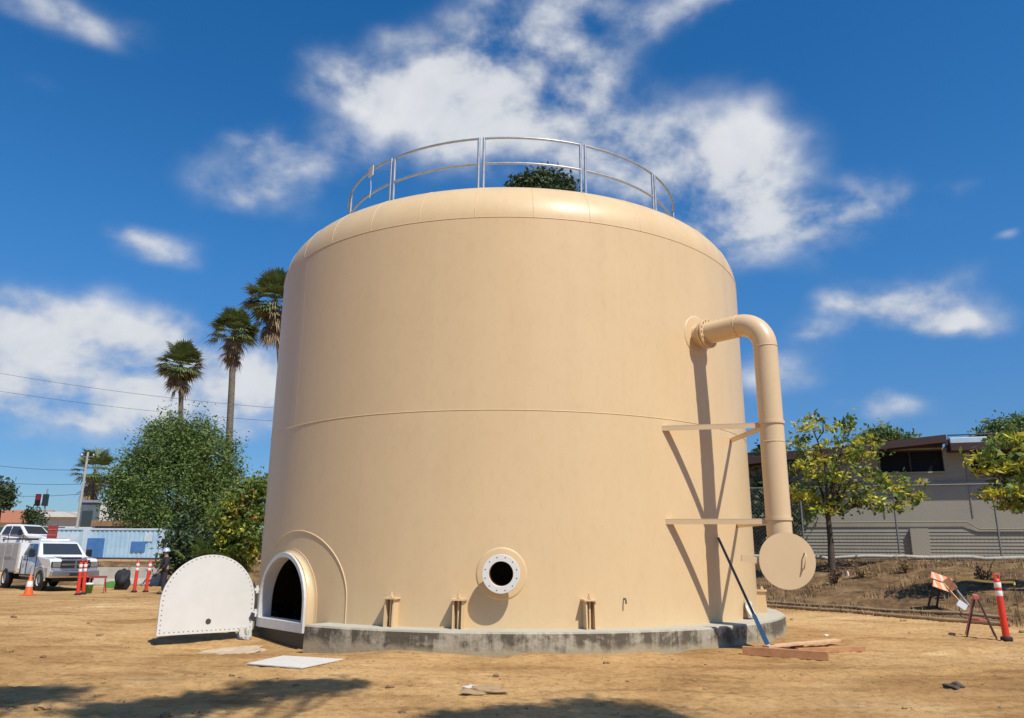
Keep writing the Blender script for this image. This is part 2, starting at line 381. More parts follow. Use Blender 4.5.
# ------------------------------------------------------------------ camera, sun, sky
cd = bpy.data.cameras.new('camera'); cam = bpy.data.objects.new('camera', cd); COL.objects.link(cam)
cd.sensor_width = 36; cd.lens = F / W * 36; cd.clip_end = 5000; cd.clip_start = .05
cam.matrix_world = Matrix(((CR[0], CU[0], -CF[0], 0), (CR[1], CU[1], -CF[1], 0), (CR[2], CU[2], -CF[2], CAMH), (0, 0, 0, 1)))
sc.camera = cam
SAZ, SEL = R_(37), R_(54)
SUN = Vector((math.sin(SAZ) * math.cos(SEL), -math.cos(SAZ) * math.cos(SEL), math.sin(SEL)))
sd = bpy.data.lights.new('sun', 'SUN'); sd.energy = 5.0; sd.angle = R_(.53); sd.color = (1, .962, .89)
so = bpy.data.objects.new('sun', sd); COL.objects.link(so); so.rotation_euler = SUN.to_track_quat('Z', 'Y').to_euler(); so.location = (20, -30, 40)

def make_world():
    w = bpy.data.worlds.new('World'); sc.world = w; w.use_nodes = True
    nt = w.node_tree; n = nt.nodes; L = nt.links; bg = n['Background']
    sky = n.new('ShaderNodeTexSky'); sky.sky_type = 'NISHITA'; sky.sun_disc = False
    sky.sun_elevation = SEL; sky.sun_rotation = math.pi - SAZ; sky.air_density = 1.0; sky.dust_density = .25; sky.ozone_density = 3.0; sky.altitude = 60
    hs = n.new('ShaderNodeHueSaturation'); hs.inputs['Saturation'].default_value = 1.36; hs.inputs['Value'].default_value = SKYV
    L.new(sky.outputs[0], hs.inputs['Color'])
    tc = n.new('ShaderNodeTexCoord'); nm = n.new('ShaderNodeVectorMath'); nm.operation = 'NORMALIZE'; L.new(tc.outputs['Generated'], nm.inputs[0])
    sp = n.new('ShaderNodeSeparateXYZ'); L.new(nm.outputs[0], sp.inputs[0])
    def m(op, a, b=None, c=None, clamp=False):
        x = n.new('ShaderNodeMath'); x.operation = op; x.use_clamp = clamp
        for i, v in enumerate((a, b, c)):
            if v is None: continue
            if isinstance(v, (int, float)): x.inputs[i].default_value = v
            else: L.new(v, x.inputs[i])
        return x.outputs[0]
    az = m('ARCTAN2', sp.outputs['X'], sp.outputs['Y']); el = m('ARCSINE', sp.outputs['Z'])
    def nz(scale, det, rough, sc_=(1, 1, 1.4), off=(0, 0, 0), dist=0):
        mp = n.new('ShaderNodeMapping'); mp.inputs['Scale'].default_value = sc_; mp.inputs['Location'].default_value = off
        L.new(nm.outputs[0], mp.inputs['Vector'])
        z = n.new('ShaderNodeTexNoise'); z.inputs['Scale'].default_value = scale; z.inputs['Detail'].default_value = det; z.inputs['Roughness'].default_value = rough; z.inputs['Distortion'].default_value = dist
        L.new(mp.outputs[0], z.inputs['Vector']); return z.outputs['Fac']
    big = nz(6.5, 8, .55, dist=.3); det = nz(14, 6, .50, off=(3, 1, 2))
    wx = m('MULTIPLY_ADD', nz(5, 3, .5, off=(7, 7, 1)), .13, -.065); wy = m('MULTIPLY_ADD', nz(5, 3, .5, off=(1, 9, 4)), .11, -.055)
    az2 = m('ADD', az, wx); el2 = m('ADD', el, wy)
    tot = None
    for px, py, rx, ry, k in CLOUDS:
        d = ray(px, py); d = d / np.linalg.norm(d); a0 = math.atan2(d[0], d[1]); e0 = math.asin(d[2])
        d1 = ray(px + rx, py); a1 = math.atan2(d1[0], d1[1]); d2 = ray(px, py - ry); d2 = d2 / np.linalg.norm(d2); e1 = math.asin(d2[2])
        ra = abs(a1 - a0) * 1.28; re = abs(e1 - e0) * 1.28
        u = m('MULTIPLY', m('SUBTRACT', az2, a0), 1 / ra); v = m('MULTIPLY', m('SUBTRACT', el2, e0), 1 / re)
        q = m('ADD', m('MULTIPLY', u, u), m('MULTIPLY', v, v))
        g = m('MULTIPLY', m('EXPONENT', m('MULTIPLY', q, -.9)), k)
        tot = g if tot is None else m('ADD', tot, g)
    tot = m('MINIMUM', tot, 1.3)
    nn = m('ADD', m('MULTIPLY', big, .6), m('MULTIPLY', det, .4))
    n01 = n.new('ShaderNodeMapRange'); n01.inputs[1].default_value = .36; n01.inputs[2].default_value = .66; n01.clamp = True; L.new(nn, n01.inputs[0])
    dens = m('MULTIPLY', tot, m('MULTIPLY_ADD', n01.outputs[0], 1.35, .16))
    mr = n.new('ShaderNodeMapRange'); mr.interpolation_type = 'SMOOTHSTEP'; mr.inputs[1].default_value = .08; mr.inputs[2].default_value = 1.18; L.new(dens, mr.inputs[0])
    alpha = m('MULTIPLY', mr.outputs[0], .96)
    lit = n.new('ShaderNodeMapRange'); lit.inputs[1].default_value = .40; lit.inputs[2].default_value = .62; L.new(m('ADD', m('MULTIPLY', det, .4), m('MULTIPLY', big, .6)), lit.inputs[0])
    litf = m('ADD', m('MULTIPLY', lit.outputs[0], .5), m('MULTIPLY', alpha, .5))
    cr = n.new('ShaderNodeValToRGB'); cr.color_ramp.elements[0].color = (.46 * CLV, .52 * CLV, .63 * CLV, 1); cr.color_ramp.elements[1].color = (.86 * CLV, .88 * CLV, .91 * CLV, 1)
    L.new(litf, cr.inputs[0])
    hz = n.new('ShaderNodeMapRange'); hz.interpolation_type = 'SMOOTHSTEP'; hz.inputs[1].default_value = -.02; hz.inputs[2].default_value = .42; L.new(sp.outputs['Z'], hz.inputs[0])
    hr = n.new('ShaderNodeMix'); hr.data_type = 'RGBA'; L.new(hz.outputs[0], hr.inputs[0]); hr.inputs[6].default_value = (.34, .47, .66, 1); hr.inputs[7].default_value = (1, 1, 1.04, 1)
    dk = n.new('ShaderNodeVectorMath'); dk.operation = 'MULTIPLY'; L.new(hs.outputs[0], dk.inputs[0]); L.new(hr.outputs[2], dk.inputs[1])
    mx = n.new('ShaderNodeMix'); mx.data_type = 'RGBA'; L.new(alpha, mx.inputs[0]); L.new(dk.outputs[0], mx.inputs[6]); L.new(cr.outputs[0], mx.inputs[7])
    L.new(mx.outputs[2], bg.inputs['Color']); bg.inputs['Strength'].default_value = .09
SKYV = 1.45; CLV = 10.0
CLOUDS = [(520, 55, 60, 42, .9), (580, 85, 45, 40, 1.0), (455, 75, 60, 40, .7), (400, 110, 60, 36, .55), (345, 82, 36, 24, .7), (390, 30, 22, 14, .4), (470, 140, 120, 34, .6), (600, 150, 80, 36, .65), (690, 145, 60, 34, .8), (755, 150, 40, 32, .9),
          (700, 190, 80, 26, .7), (790, 235, 70, 26, 1.0), (730, 225, 60, 26, .7), (855, 212, 34, 20, .7), (265, 190, 55, 22, .6), (255, 212, 26, 14, .5), (310, 170, 45, 20, .45), (245, 148, 18, 11, .7), (150, 250, 36, 13, .85), (130, 240, 16, 8, .5), (60, 8, 60, 18, .95), (690, 4, 60, 20, .9), (560, 10, 50, 12, .4),
          (900, 310, 48, 20, 1.2), (950, 326, 40, 12, .9), (850, 305, 20, 10, .5), (830, 343, 22, 9, .7), (785, 382, 40, 18, .8), (885, 424, 36, 9, .9), (10, 345, 70, 34, 1.3), (85, 362, 80, 34, 1.3), (165, 375, 70, 32, 1.3), (240, 385, 60, 32, 1.3), (100, 400, 160, 14, .7), (55, 452, 22, 8, .5), (262, 440, 30, 9, .5), (160, 318, 22, 8, .4), (20, 425, 40, 10, .4), (30, 75, 30, 12, .3), (995, 245, 14, 6, .4), (940, 185, 24, 8, .25)]
make_world()

# ------------------------------------------------------------------ ground
def make_ground():
    xs = np.unique(np.concatenate([np.linspace(-1500, -70, 14), np.linspace(-70, -14, 50), np.linspace(-14, 16, 400), np.linspace(16, 70, 60), np.linspace(70, 1500, 14)]))
    ys = np.unique(np.concatenate([np.linspace(-1500, -40, 12), np.linspace(-40, 4, 20), np.linspace(4, 26, 300), np.linspace(26, 70, 70), np.linspace(70, 2500, 16)]))
    X, Y = np.meshgrid(xs, ys, indexing='ij'); Z = gz(X, Y)
    near = ss(60, 30, Y) * ss(70, 20, np.abs(X))
    Z = Z + near * .012 * RNG.standard_normal(Z.shape) * ss(6.3, 6.9, np.hypot(X, Y - 19)) * .6
    nx, ny = X.shape
    me = bpy.data.meshes.new('ground')
    v = np.stack([X, Y, Z], -1).reshape(-1, 3).astype(np.float32)
    idx = np.arange(nx * ny).reshape(nx, ny)
    q = np.stack([idx[:-1, :-1], idx[1:, :-1], idx[1:, 1:], idx[:-1, 1:]], -1).reshape(-1, 4)
    me.from_pydata(v.tolist(), [], q.tolist())
    a = me.attributes.new('bank', 'FLOAT', 'POINT')
    t = bank_t(v[:, 0], v[:, 1]); b = ss(.2, 1.6, t) * ss(14, 12, t) * 1.0
    b = np.maximum(b, ss(36.5, 38, v[:, 1]) * ss(43, 42, v[:, 1]) * ss(-26, -23, v[:, 0]) * ss(5, 0, v[:, 0]) * .9)
    a.data.foreach_set('value', b.astype(np.float32))
    me.polygons.foreach_set('use_smooth', [True] * len(me.polygons)); me.materials.append(M['ground'])
    o = bpy.data.objects.new('ground', me); COL.objects.link(o); tag(o, kind='structure')
make_ground()

# ------------------------------------------------------------------ the tank
D = 19.0; RT = .298 * D; AX = Vector((-.003 * D, D, 0)); RP = 6.2; PADZ = .37
ZS = 1.57 + .3247 * D; ZM = 1.57 + .1301 * D; KN = 1.0
def P(phi, r, z):
    return Vector((r * math.sin(phi), -r * math.cos(phi), z))       # tank-local: phi 0 faces the camera, positive to the right
tank = thing('water_tank', AX, 'huge cream painted steel water tank with guardrail on its domed roof', 'water tank')

PHD = R_(-47.3); DC = .62; DW = .865; DST = .43; DZ0 = .17       # door opening: half width, straight height
def arch(hw, z0, st, n=22):
    pts = [(-hw, z0), (hw, z0), (hw, z0 + st)]
    pts += [(hw * math.cos(a), z0 + st + hw * math.sin(a)) for a in np.linspace(0, math.pi, n)[1:-1]]
    pts += [(-hw, z0 + st)]
    return pts
tD = Vector((math.cos(PHD), math.sin(PHD), 0)); nD = Vector((math.sin(PHD), -math.cos(PHD), 0))
def dmap(u, v, d): return nD * (RT + d) + tD * u + Vector((0, 0, v))
def in_arch(u, z, hw, z0, st):
    if z < z0 or abs(u) > hw: return False
    return z < z0 + st or u * u + (z - z0 - st) ** 2 < hw * hw
NZ_PHI, NZ_Z = R_(-.95), 1.25; NZD = .29
def make_shell():
    nphi = 720; zs = list(np.arange(.06, 2.1, .06)) + list(np.linspace(2.2, ZS, 40))
    v = []; f = []
    for z in zs:
        for i in range(nphi): v.append(P(2 * math.pi * i / nphi, RT, z))
    for k in range(len(zs) - 1):
        for i in range(nphi):
            j = (i + 1) % nphi; ph = 2 * math.pi * (i + .5) / nphi; ph = (ph + math.pi) % (2 * math.pi) - math.pi
            z = (zs[k] + zs[k + 1]) / 2
            u = RT * math.sin(ph - PHD)
            if abs(ph - PHD) < .5 and in_arch(u, z, .89, DZ0 + .12, .41): continue
            if (RT * (ph - NZ_PHI)) ** 2 + (z - NZ_Z) ** 2 < .24 ** 2: continue
            f.append((k * nphi + i, k * nphi + j, (k + 1) * nphi + j, (k + 1) * nphi + i))
    mb = MB(); mb.add(v, f, True); o = mb.build('shell', M['tank'], tank)
    # roof: knuckle and low dome
    prof = [(RT - KN + KN * math.cos(a), ZS + KN * math.sin(a)) for a in np.linspace(0, R_(76), 22)]
    r1, z1 = prof[-1]; s = math.tan(R_(14))
    for q in np.linspace(.06, 1, 16):
        r = r1 * (1 - q); prof.append((max(r, .01), z1 + s * r1 * (q - .5 * q * q)))
    MB().lathe(prof, 240).build('roof', M['tank'], tank)
    MB().lathe([(.01, .1), (RT - .01, .1)], 64).build('floor_plate', M['dark_steel'], tank)
make_shell()
def ring_pts(r, z, a0, a1, n): return [P(a, r, z) for a in np.linspace(a0, a1, n)]
full = MB(); full.tube(ring_pts(RT - .001, ZM, 0, 2 * math.pi, 241), .009, 6, False); full.build('mid_weld_seam', M['tank'], tank)
full = MB(); full.tube(ring_pts(RT - .001, ZS, 0, 2 * math.pi, 241), .009, 6, False); full.build('shoulder_weld_seam', M['tank'], tank)
pet = MB()
for k in range(32):
    a = R_(4.5) + 2 * math.pi * k / 32
    pet.tube([P(a, RT - KN + (KN - .001) * math.cos(q), ZS + (KN - .001) * math.sin(q)) for q in np.linspace(0.02, R_(76), 14)], .0075, 5, False)
pet.build('roof_weld_seams', M['tank'], tank)
vs = MB()
for z0, z1, off in ((PADZ, ZM, 8), (ZM, ZS, 22)):
    for k in range(10):
        a = R_(off + 36 * k)
        if abs(((a - PHD + math.pi) % (2 * math.pi)) - math.pi) < .3 and z0 < 1: continue
        vs.tube([P(a, RT - .0035, z0), P(a, RT - .0035, z1)], .006, 5, False)
vs.build('vertical_weld_seams', M['tank'], tank)

# pad ring: everywhere except in front of the clean-out door
def make_pad():
    a0, a1 = R_(-34), R_(-63) + 2 * math.pi; n = 200; rin = RT - .35
    mb = MB(); prof = [(rin, -.25), (RP + .01, -.25), (RP, PADZ - .03), (RP - .025, PADZ), (rin, PADZ - .001)]
    vs = []; A = np.linspace(a0, a1, n)
    for a in A:
        for r, z in prof:
            w = .012 * math.sin(a * 37) * math.sin(a * 11 + 1) if r > 6 else 0
            vs.append(P(a, r + w, z))
    k = len(prof)
    fs = [(i * k + j, i * k + (j + 1) % k, (i + 1) * k + (j + 1) % k, (i + 1) * k + j) for i in range(n - 1) for j in range(k)]
    fs += [tuple(range(k)), tuple(range((n - 1) * k, n * k))[::-1]]
    mb.add(vs, fs); return mb
pado = make_pad().build('concrete_pad', M['pad']); pado.location = AX
tag(pado, 'stained grey concrete ring pad under the cream water tank', 'concrete pad')

# clean-out door neck, frame and hinged plate
mw = MB(); mw.band(arch(.90, DZ0 + .01, .45), arch(DW, DZ0 + .17, DST - .15), dmap, -.12, .10); neck = mw.build('doorway_neck', M['tank'], tank, bevel=.008)
mi = MB(); mi.band(arch(DW, DZ0 + .169, DST - .148), arch(DW - .012, DZ0 + .179, DST - .156), dmap, -.10, .105); mi.build('doorway_lining', M['frame_paint'], neck)
mf = MB(); mf.band(arch(.93, DZ0, .47), arch(DW - .005, DZ0 + .175, DST - .15), dmap, .105, .15); mf.build('doorway_frame', M['frame_paint'], neck, bevel=.006)
col_ = MB()
po, pi_ = arch(.985, DZ0 + .04, .45), arch(.89, DZ0 + .08, .45)
def shellmap(u, v, d):
    ph = PHD + u / RT; return P(ph, RT + d, v)
vs = []
col_.band([(u, max(v, PADZ * .6)) for u, v in po], pi_, shellmap, -.02, .012); 
fil = MB(); n_ = len(po); 
for k, (hw, d) in enumerate([(.975, .010), (.945, .02), (.918, .035), (.903, .07)]):
    fil_pts = [shellmap(u, v, d) if k < 3 else dmap(u, v, d + .0) for u, v in arch(hw, DZ0 + .03, .45)]
    vs += fil_pts
fil.add(vs, [(k * n_ + i, k * n_ + (i + 1) % n_, (k + 1) * n_ + (i + 1) % n_, (k + 1) * n_ + i) for k in range(3) for i in range(1, n_)], True)
MB().prism([(-.93, -.25), (.93, -.25), (.93, .20), (-.93, .20)], dmap, -.6, .06).build('shaded_sump_block', M['black'], neck)  # added black block: the pit's shade and dark paint both put into its colour
fil.build('doorway_fillet', M['tank'], neck)
col_.build('doorway_collar', M['tank'], neck)
ins = MB(); r_i = 1.86
pth = [shellmap(1.72, z, .001) for z in np.linspace(PADZ, .75, 4)]
pth += [shellmap(.22 + 1.50 * math.cos(a), .75 + 1.22 * math.sin(a), .001) for a in np.linspace(0, R_(132), 30)[1:]]
ins.tube(pth, .014, 6, False); ins.build('insert_plate_seam', M['tank'], tank)

# door plate: the hinge is at the frame's left edge
HW = .89; hinge = dmap(-.95, 0, .16) + AX; hinge.z = 0
far = Vector(at(157, 637, 14.55)); far.z = 0
dv = (far - hinge); dv.z = 0; dv.normalize(); nv = Vector((-dv.y, dv.x, 0))
if nv.y > 0: nv = -nv
orig = hinge + dv * .06 - AX; PZ0 = .095; PST = .53
def pmap(u, v, d): return orig + dv * (HW - u) + nv * d + Vector((0, 0, v))   # u to the right
pl = MB(); pl.prism(arch(HW, PZ0, PST, 40), pmap, 0, .035); plate = pl.build('door_plate', M['white_paint'], tank, bevel=.004)
holes = MB()
def arch_walk(hw, z0, st, step):
    segs = [];  P0 = arch(hw, z0, st, 60); P0.append(P0[0])
    out = []; acc = 0
    for (a, b), (c, d) in zip(P0[:-1], P0[1:]):
        l = math.hypot(c - a, d - b); s = acc
        while s < l: out.append((a + (c - a) * s / l, b + (d - b) * s / l)); s += step
        acc = s - l
    return out
for u, v in arch_walk(HW - .05, PZ0 + .05, PST - .03, .085): holes.disc(pmap(u, v, .0362), .0105, nv, .002, 8)
holes.build('bolt_holes', M['bolt_dark'], plate)
ho = MB(); ho.disc(pmap(.02, PZ0 + .21, .037), .052, nv, .004, 20); ho.build('drain_opening', M['bolt_dark'], plate)
for z in (.42, .86):
    hb = MB(); a = pmap(HW - .02, z, .02); b = dmap(-.93, z, .12); hb.bar(a, b, .03, .05); hb.tube([Vector((*((a + b) / 2)[:2], z - .07)), Vector((*((a + b) / 2)[:2], z + .07))], .028, 10)
    hb.build('door_hinge', M['white_paint'], plate)
hv = MB(); hv.bar(pmap(HW - .06, .38, .05), dmap(-.97, .28, .08), .04, .12); hv.build('hinge_bracket', M['dark_steel'], plate)

# front nozzle
nN = P(NZ_PHI, 1, 0); nN.normalize(); c0 = P(NZ_PHI, RT, NZ_Z); side = Vector((math.cos(NZ_PHI), math.sin(NZ_PHI), 0)); UP = Vector((0, 0, 1))
mt = Matrix((side, UP, nN)).transposed()
nz_ = MB(); nz_.lathe([(.20, -.35), (.20, NZD - .05), (.225, NZD - .05), (.225, -.05)], 40, c0, mt); noz = nz_.build('nozzle', M['tank'], tank)
fl = MB(); fl.lathe([(.20, NZD - .065), (.20, NZD), (.205, NZD + .005), (.308, NZD + .005), (.313, NZD), (.313, NZD - .045), (.308, NZD - .05), (.22, NZD - .05)], 44, c0, mt, smooth=False); nf = fl.build('nozzle_flange', M['white_paint'], noz)
bh = MB()
for k in range(12):
    a = 2 * math.pi * (k + .5) / 12; bh.disc(c0 + nN * (NZD + .0055) + (side * math.cos(a) + UP * math.sin(a)) * .268, .011, nN, .003, 8)
bh.build('flange_bolt_holes', M['bolt_dark'], nf)
rp = MB()
vsr = []; N = 48
for r, d in ((.21, .012), (.40, .012), (.425, .008), (.43, -.002)):
    for k in range(N):
        a = 2 * math.pi * k / N; vsr.append(P(NZ_PHI + r * math.cos(a) / RT, RT + d, NZ_Z + r * math.sin(a)))
rp.add(vsr, [(q * N + k, q * N + (k + 1) % N, (q + 1) * N + (k + 1) % N, (q + 1) * N + k) for q in range(3) for k in range(N)], True)
rp.build('reinforcing_pad', M['tank'], noz)

# anchor chairs
def chair_at(phi):
    n0 = P(phi, 1, 0); t0 = Vector((math.cos(phi), math.sin(phi), 0)); c = P(phi, RT, 0)
    mb = MB(); rot = Matrix((t0, n0, UP)).transposed(); hgt = .46
    mb.box(c + n0 * .105 + UP * (PADZ + hgt), (.24, .21, .028), mtx=rot)
    for s in (-1, 1):
        q = [(0.0, PADZ), (.20, PADZ), (.17, PADZ + hgt - .015), (0, PADZ + hgt - .015)]
        mb.prism(q, lambda u, v, d, s=s: c + n0 * u + UP * v + t0 * (s * .075 + d), -.012, .012)
    o = mb.build('anchor_chair', M['tank'], tank)
    b = MB(); b.tube([c + n0 * .11 + UP * (PADZ - .02), c + n0 * .11 + UP * (PADZ + hgt + .10)], .019, 8); b.disc(c + n0 * .11 + UP * (PADZ + hgt + .04), .034, UP, .035, 6)
    b.build('anchor_bolt', M['tank_pipe'], o)
def phi_of(px, py, r=RT):
    lo, hi = R_(-72), R_(72)
    d = ray(px, py); best = None
    for a in np.linspace(lo, hi, 2881):
        q = AX + P(a, r, 0); e = abs(q.x / q.y - d[0] / d[1])
        if best is None or e < best[0]: best = (e, a)
    return best[1]
for px in (391, 458.5, 589.5): chair_at(phi_of(px, 610, RT + .1))
chair_at(R_(75)); chair_at(R_(-76)); 
for k in range(8): chair_at(R_(100 + 22 * k))
tp = MB(); a_ = phi_of(624, 604); tp.tube([P(a_, RT, .84), P(a_, RT + .06, .84), P(a_, RT + .075, .81), P(a_, RT + .075, .76)], .013, 8); tp.build('sample_tap', M['dark_steel'], tank)

# overflow pipe
PHO = phi_of(697, 335, RT); ZN = 5.84; RO = 7.13; PR = .215
nO = P(PHO, 1, 0); 
def ov(r, z): return P(PHO, r, z)
EL = .52
path = [ov(RT + .24, ZN), ov(RT + .5, ZN), ov(RO - EL, ZN)] + [ov(RO - EL + EL * math.sin(a), ZN - EL + EL * math.cos(a)) for a in np.linspace(0, math.pi / 2, 13)[1:]] + [ov(RO, 4), ov(RO, 2.6), ov(RO, 1.86)]
ovm = MB(); ovm.tube(path, PR, 32); ovp = ovm.build('overflow_pipe', M['tank_pipe'], tank)
st = MB(); st.tube([ov(RT - .1, ZN), ov(RT + .2, ZN)], PR, 32); st.build('pipe_stub', M['tank_pipe'], ovp)
for dr in (.205, .262):
    fm = MB(); fm.disc(ov(RT + dr, ZN), PR + .085, nO, .04, 36); fo = fm.build('pipe_flange', M['tank_pipe'], ovp, bevel=.006)
fb = MB()
tO = Vector((math.cos(PHO), math.sin(PHO), 0))
for k in range(16):
    a = 2 * math.pi * k / 16; cc = ov(RT + .234, ZN) + (tO * math.cos(a) + UP * math.sin(a)) * (PR + .05); fb.tube([cc - nO * .075, cc + nO * .075], .017, 6)
fb.build('flange_bolts', M['tank_pipe'], ovp)
rp = MB(); vsr = []
for r, d in ((.2, .014), (.38, .014), (.41, .008), (.415, -.002)):
    for k in range(N):
        a = 2 * math.pi * k / N; vsr.append(P(PHO + r * math.cos(a) / RT, RT + d, ZN + r * math.sin(a)))
rp.add(vsr, [(q * N + k, q * N + (k + 1) % N, (q + 1) * N + (k + 1) % N, (q + 1) * N + k) for q in range(3) for k in range(N)], True)
rp.build('reinforcing_pad', M['tank'], ovp)
for z in (1.87,): 
    mb = MB(); mb.disc(ov(RO, z), PR + .022, UP, .04, 32); mb.build('pipe_band', M['tank_pipe'], ovp, bevel=.005)
for c_, d_ in ((ov(RO - EL, ZN), nO), (ov(RO, ZN - EL), UP), (ov(RO, 3.55), UP)):
    s1 = d_.cross(Vector((.3, .2, .9)) if abs(d_.z) < .5 else Vector((1, 0, 0))).normalized(); s2 = d_.cross(s1)
    MB().tube([c_ + (s1 * math.cos(a) + s2 * math.sin(a)) * (PR + .001) for a in np.linspace(0, 2 * math.pi, 41)], .008, 6, False).build('pipe_weld', M['tank_pipe'], ovp)
# lower elbow with the round flap cover facing out
dF = P(R_(-4), 1, 0); dF.normalize(); zc = 1.49
e0 = ov(RO, 1.88)
el = [e0, ov(RO, 1.78)] + [ov(RO, 1.78) + dF * (.30 * (1 - math.cos(a))) - UP * (.30 * math.sin(a)) for a in np.linspace(0, math.pi / 2, 9)[1:]]
el += [el[-1] + dF * .12]
mb = MB(); mb.tube(el, PR - .004, 28); mb.build('outlet_elbow', M['tank_pipe'], ovp)
cF = el[-1] + dF * .03 - Vector((.04, 0, 0)); cF.z = zc
mb = MB(); mb.disc(cF - dF * .025, .445, dF, .04, 48); mb.build('outlet_flange', M['tank_pipe'], ovp, bevel=.006)
mb = MB(); mb.disc(cF + dF * .022, .462, dF, .035, 56); flap = mb.build('flap_cover', M['tank_pipe'], ovp, bevel=.008)
sF = Vector((math.cos(R_(-4)), math.sin(R_(-4)), 0)); hc = cF + dF * .04 + sF * .26
mb = MB(); mb.tube([hc - UP * .13 - sF * .02, hc - UP * .13 + dF * .06 - sF * .02, hc + dF * .07 + sF * .02, hc + UP * .13 + dF * .06 + sF * .03, hc + UP * .13 + sF * .03], .012, 8); mb.build('flap_handle', M['tank_pipe'], flap)
mb = MB(); q0 = cF - sF * .44 - dF * .03; mb.bar(q0, q0 - sF * .30 + UP * .04, .05, .10); mb.build('flap_hinge', M['tank_pipe'], flap)
# V-shaped pipe supports
def support(pya, pxa, pxb, z):
    fa, fbb = phi_of(pxa, pya, RT), phi_of(pxb, pya, RT)
    for a in (fa, fbb):
        mb = MB(); s = P(a, RT - .03, z); e = ov(RO, z)
        d = (e - s); d.normalize()
        e2 = e - d * (PR - .01)
        mb.bar(s, e2, .09, .016); sidev = d.cross(UP)
        mb.bar(s - UP * .045 + sidev * .038, e2 - UP * .045 + sidev * .038, .014, .085)
        mb.build('support_arm', M['tank_pipe'], ovp)
    mb = MB(); mb.disc(ov(RO, z), PR + .02, UP, .05, 32); mb.build('pipe_band', M['tank_pipe'], ovp, bevel=.005)
    lug = MB(); lug.bar(ov(RO - PR - .14, z), ov(RO - PR + .02, z), .12, .03); lug.build('band_lug', M['tank_pipe'], ovp)
z1_ = float(at(765, 423, AX.y + ov(RO, 0).y)[2]); z2_ = float(at(765, 519, AX.y + ov(RO, 0).y)[2])
support(424, 663, 731, z1_); support(519, 667, 738, z2_)

# roof guardrail: jointed sections, each with its own end posts
RG, ZT, ZMID, ZB = 4.27, 10.22, 9.62, 8.72
gr = bpy.data.objects.new('guardrail', None); COL.objects.link(gr); gr.parent = tank
for k in range(12):
    a0 = R_(-8.5 + 30 * k + .75); a1 = R_(-8.5 + 30 * (k + 1) - .75)
    mb = MB(); 
    for z in (ZT, ZMID): mb.tube(ring_pts(RG, z, a0, a1, 14), .026, 8)
    mb.build('rail', M['galv'], gr)
    for a in (a0, a1):
        mb = MB(); mb.tube([P(a, RG, ZB), P(a, RG, ZT + .02)], .03, 8); mb.build('post', M['galv'], gr)
a_ = R_(-49); q = P(a_, RG + .04, ZT) + AX
mb = MB(); mb.box(q - UP * .05, (.19, .02, .24), rz=a_); mb.tube([q - UP * .17, q - UP * .5 + Vector((.02, 0, 0)), q - UP * .72], .008, 5)
tag(mb.build('notice_tag', M['white_scrap']), 'small pale tag tied to the guardrail on the tank roof', 'tag')

# ------------------------------------------------------------------ loose things round the tank
def ground_piece(a, b, w, h, m, name, lift=.0, tilt=0):
    A = on_terrain(*a); B = on_terrain(*b); mb = MB(); up = UP * (h / 2 + lift + .004)
    mb.bar(A + up, B + up + UP * tilt, w, h)
    return mb.build(name, m, bevel=.004)
G = 'lumber pieces lying by the pad'
tag(ground_piece((743, 655), (829, 661), .09, .13, M['wood'], 'lumber_board'), 'orange brown lumber board lying nearest the viewer by the pad', 'board', G)
tag(ground_piece((766, 652), (838, 645), .14, .04, M['wood_pale'], 'lumber_board', .06), 'pale flat lumber board laid across the others at a slant', 'board', G)
tag(ground_piece((797, 654), (864, 651.5), .09, .085, M['wood'], 'lumber_board'), 'thin brown lumber board pointing right, away from the pad', 'board', G)
tag(ground_piece((775, 647), (803, 648), .09, .04, M['wood'], 'lumber_board'), 'short brown lumber board behind the others, nearest the concrete pad', 'board', G)
# leaning pole
pb = on_terrain(771, 652); pt_ = Vector(at(721, 538, 15.0))
a_ = phi_of(719, 538, RT + .05); pt_ = AX + P(a_, RT + .035, float(at(721, 538, (AX + P(a_, RT, 0)).y)[2]))
pole = thing('leaning_pole', pb, 'thin dark pole with pale blue lower sleeve leaning on the tank', 'pole')
d = pt_ - pb
mb = MB(); mb.tube([d * .04, d], .024, 10); mb.build('shaft', M['dark_pole'], pole)
mb = MB(); mb.tube([d * .03, d * .30], [.042, .034], 12); mb.build('sleeve', M['blue'], pole)
mb = MB(); mb.box((0, 0, .03), (.16, .10, .05)); mb.build('foot', M['black'], pole)
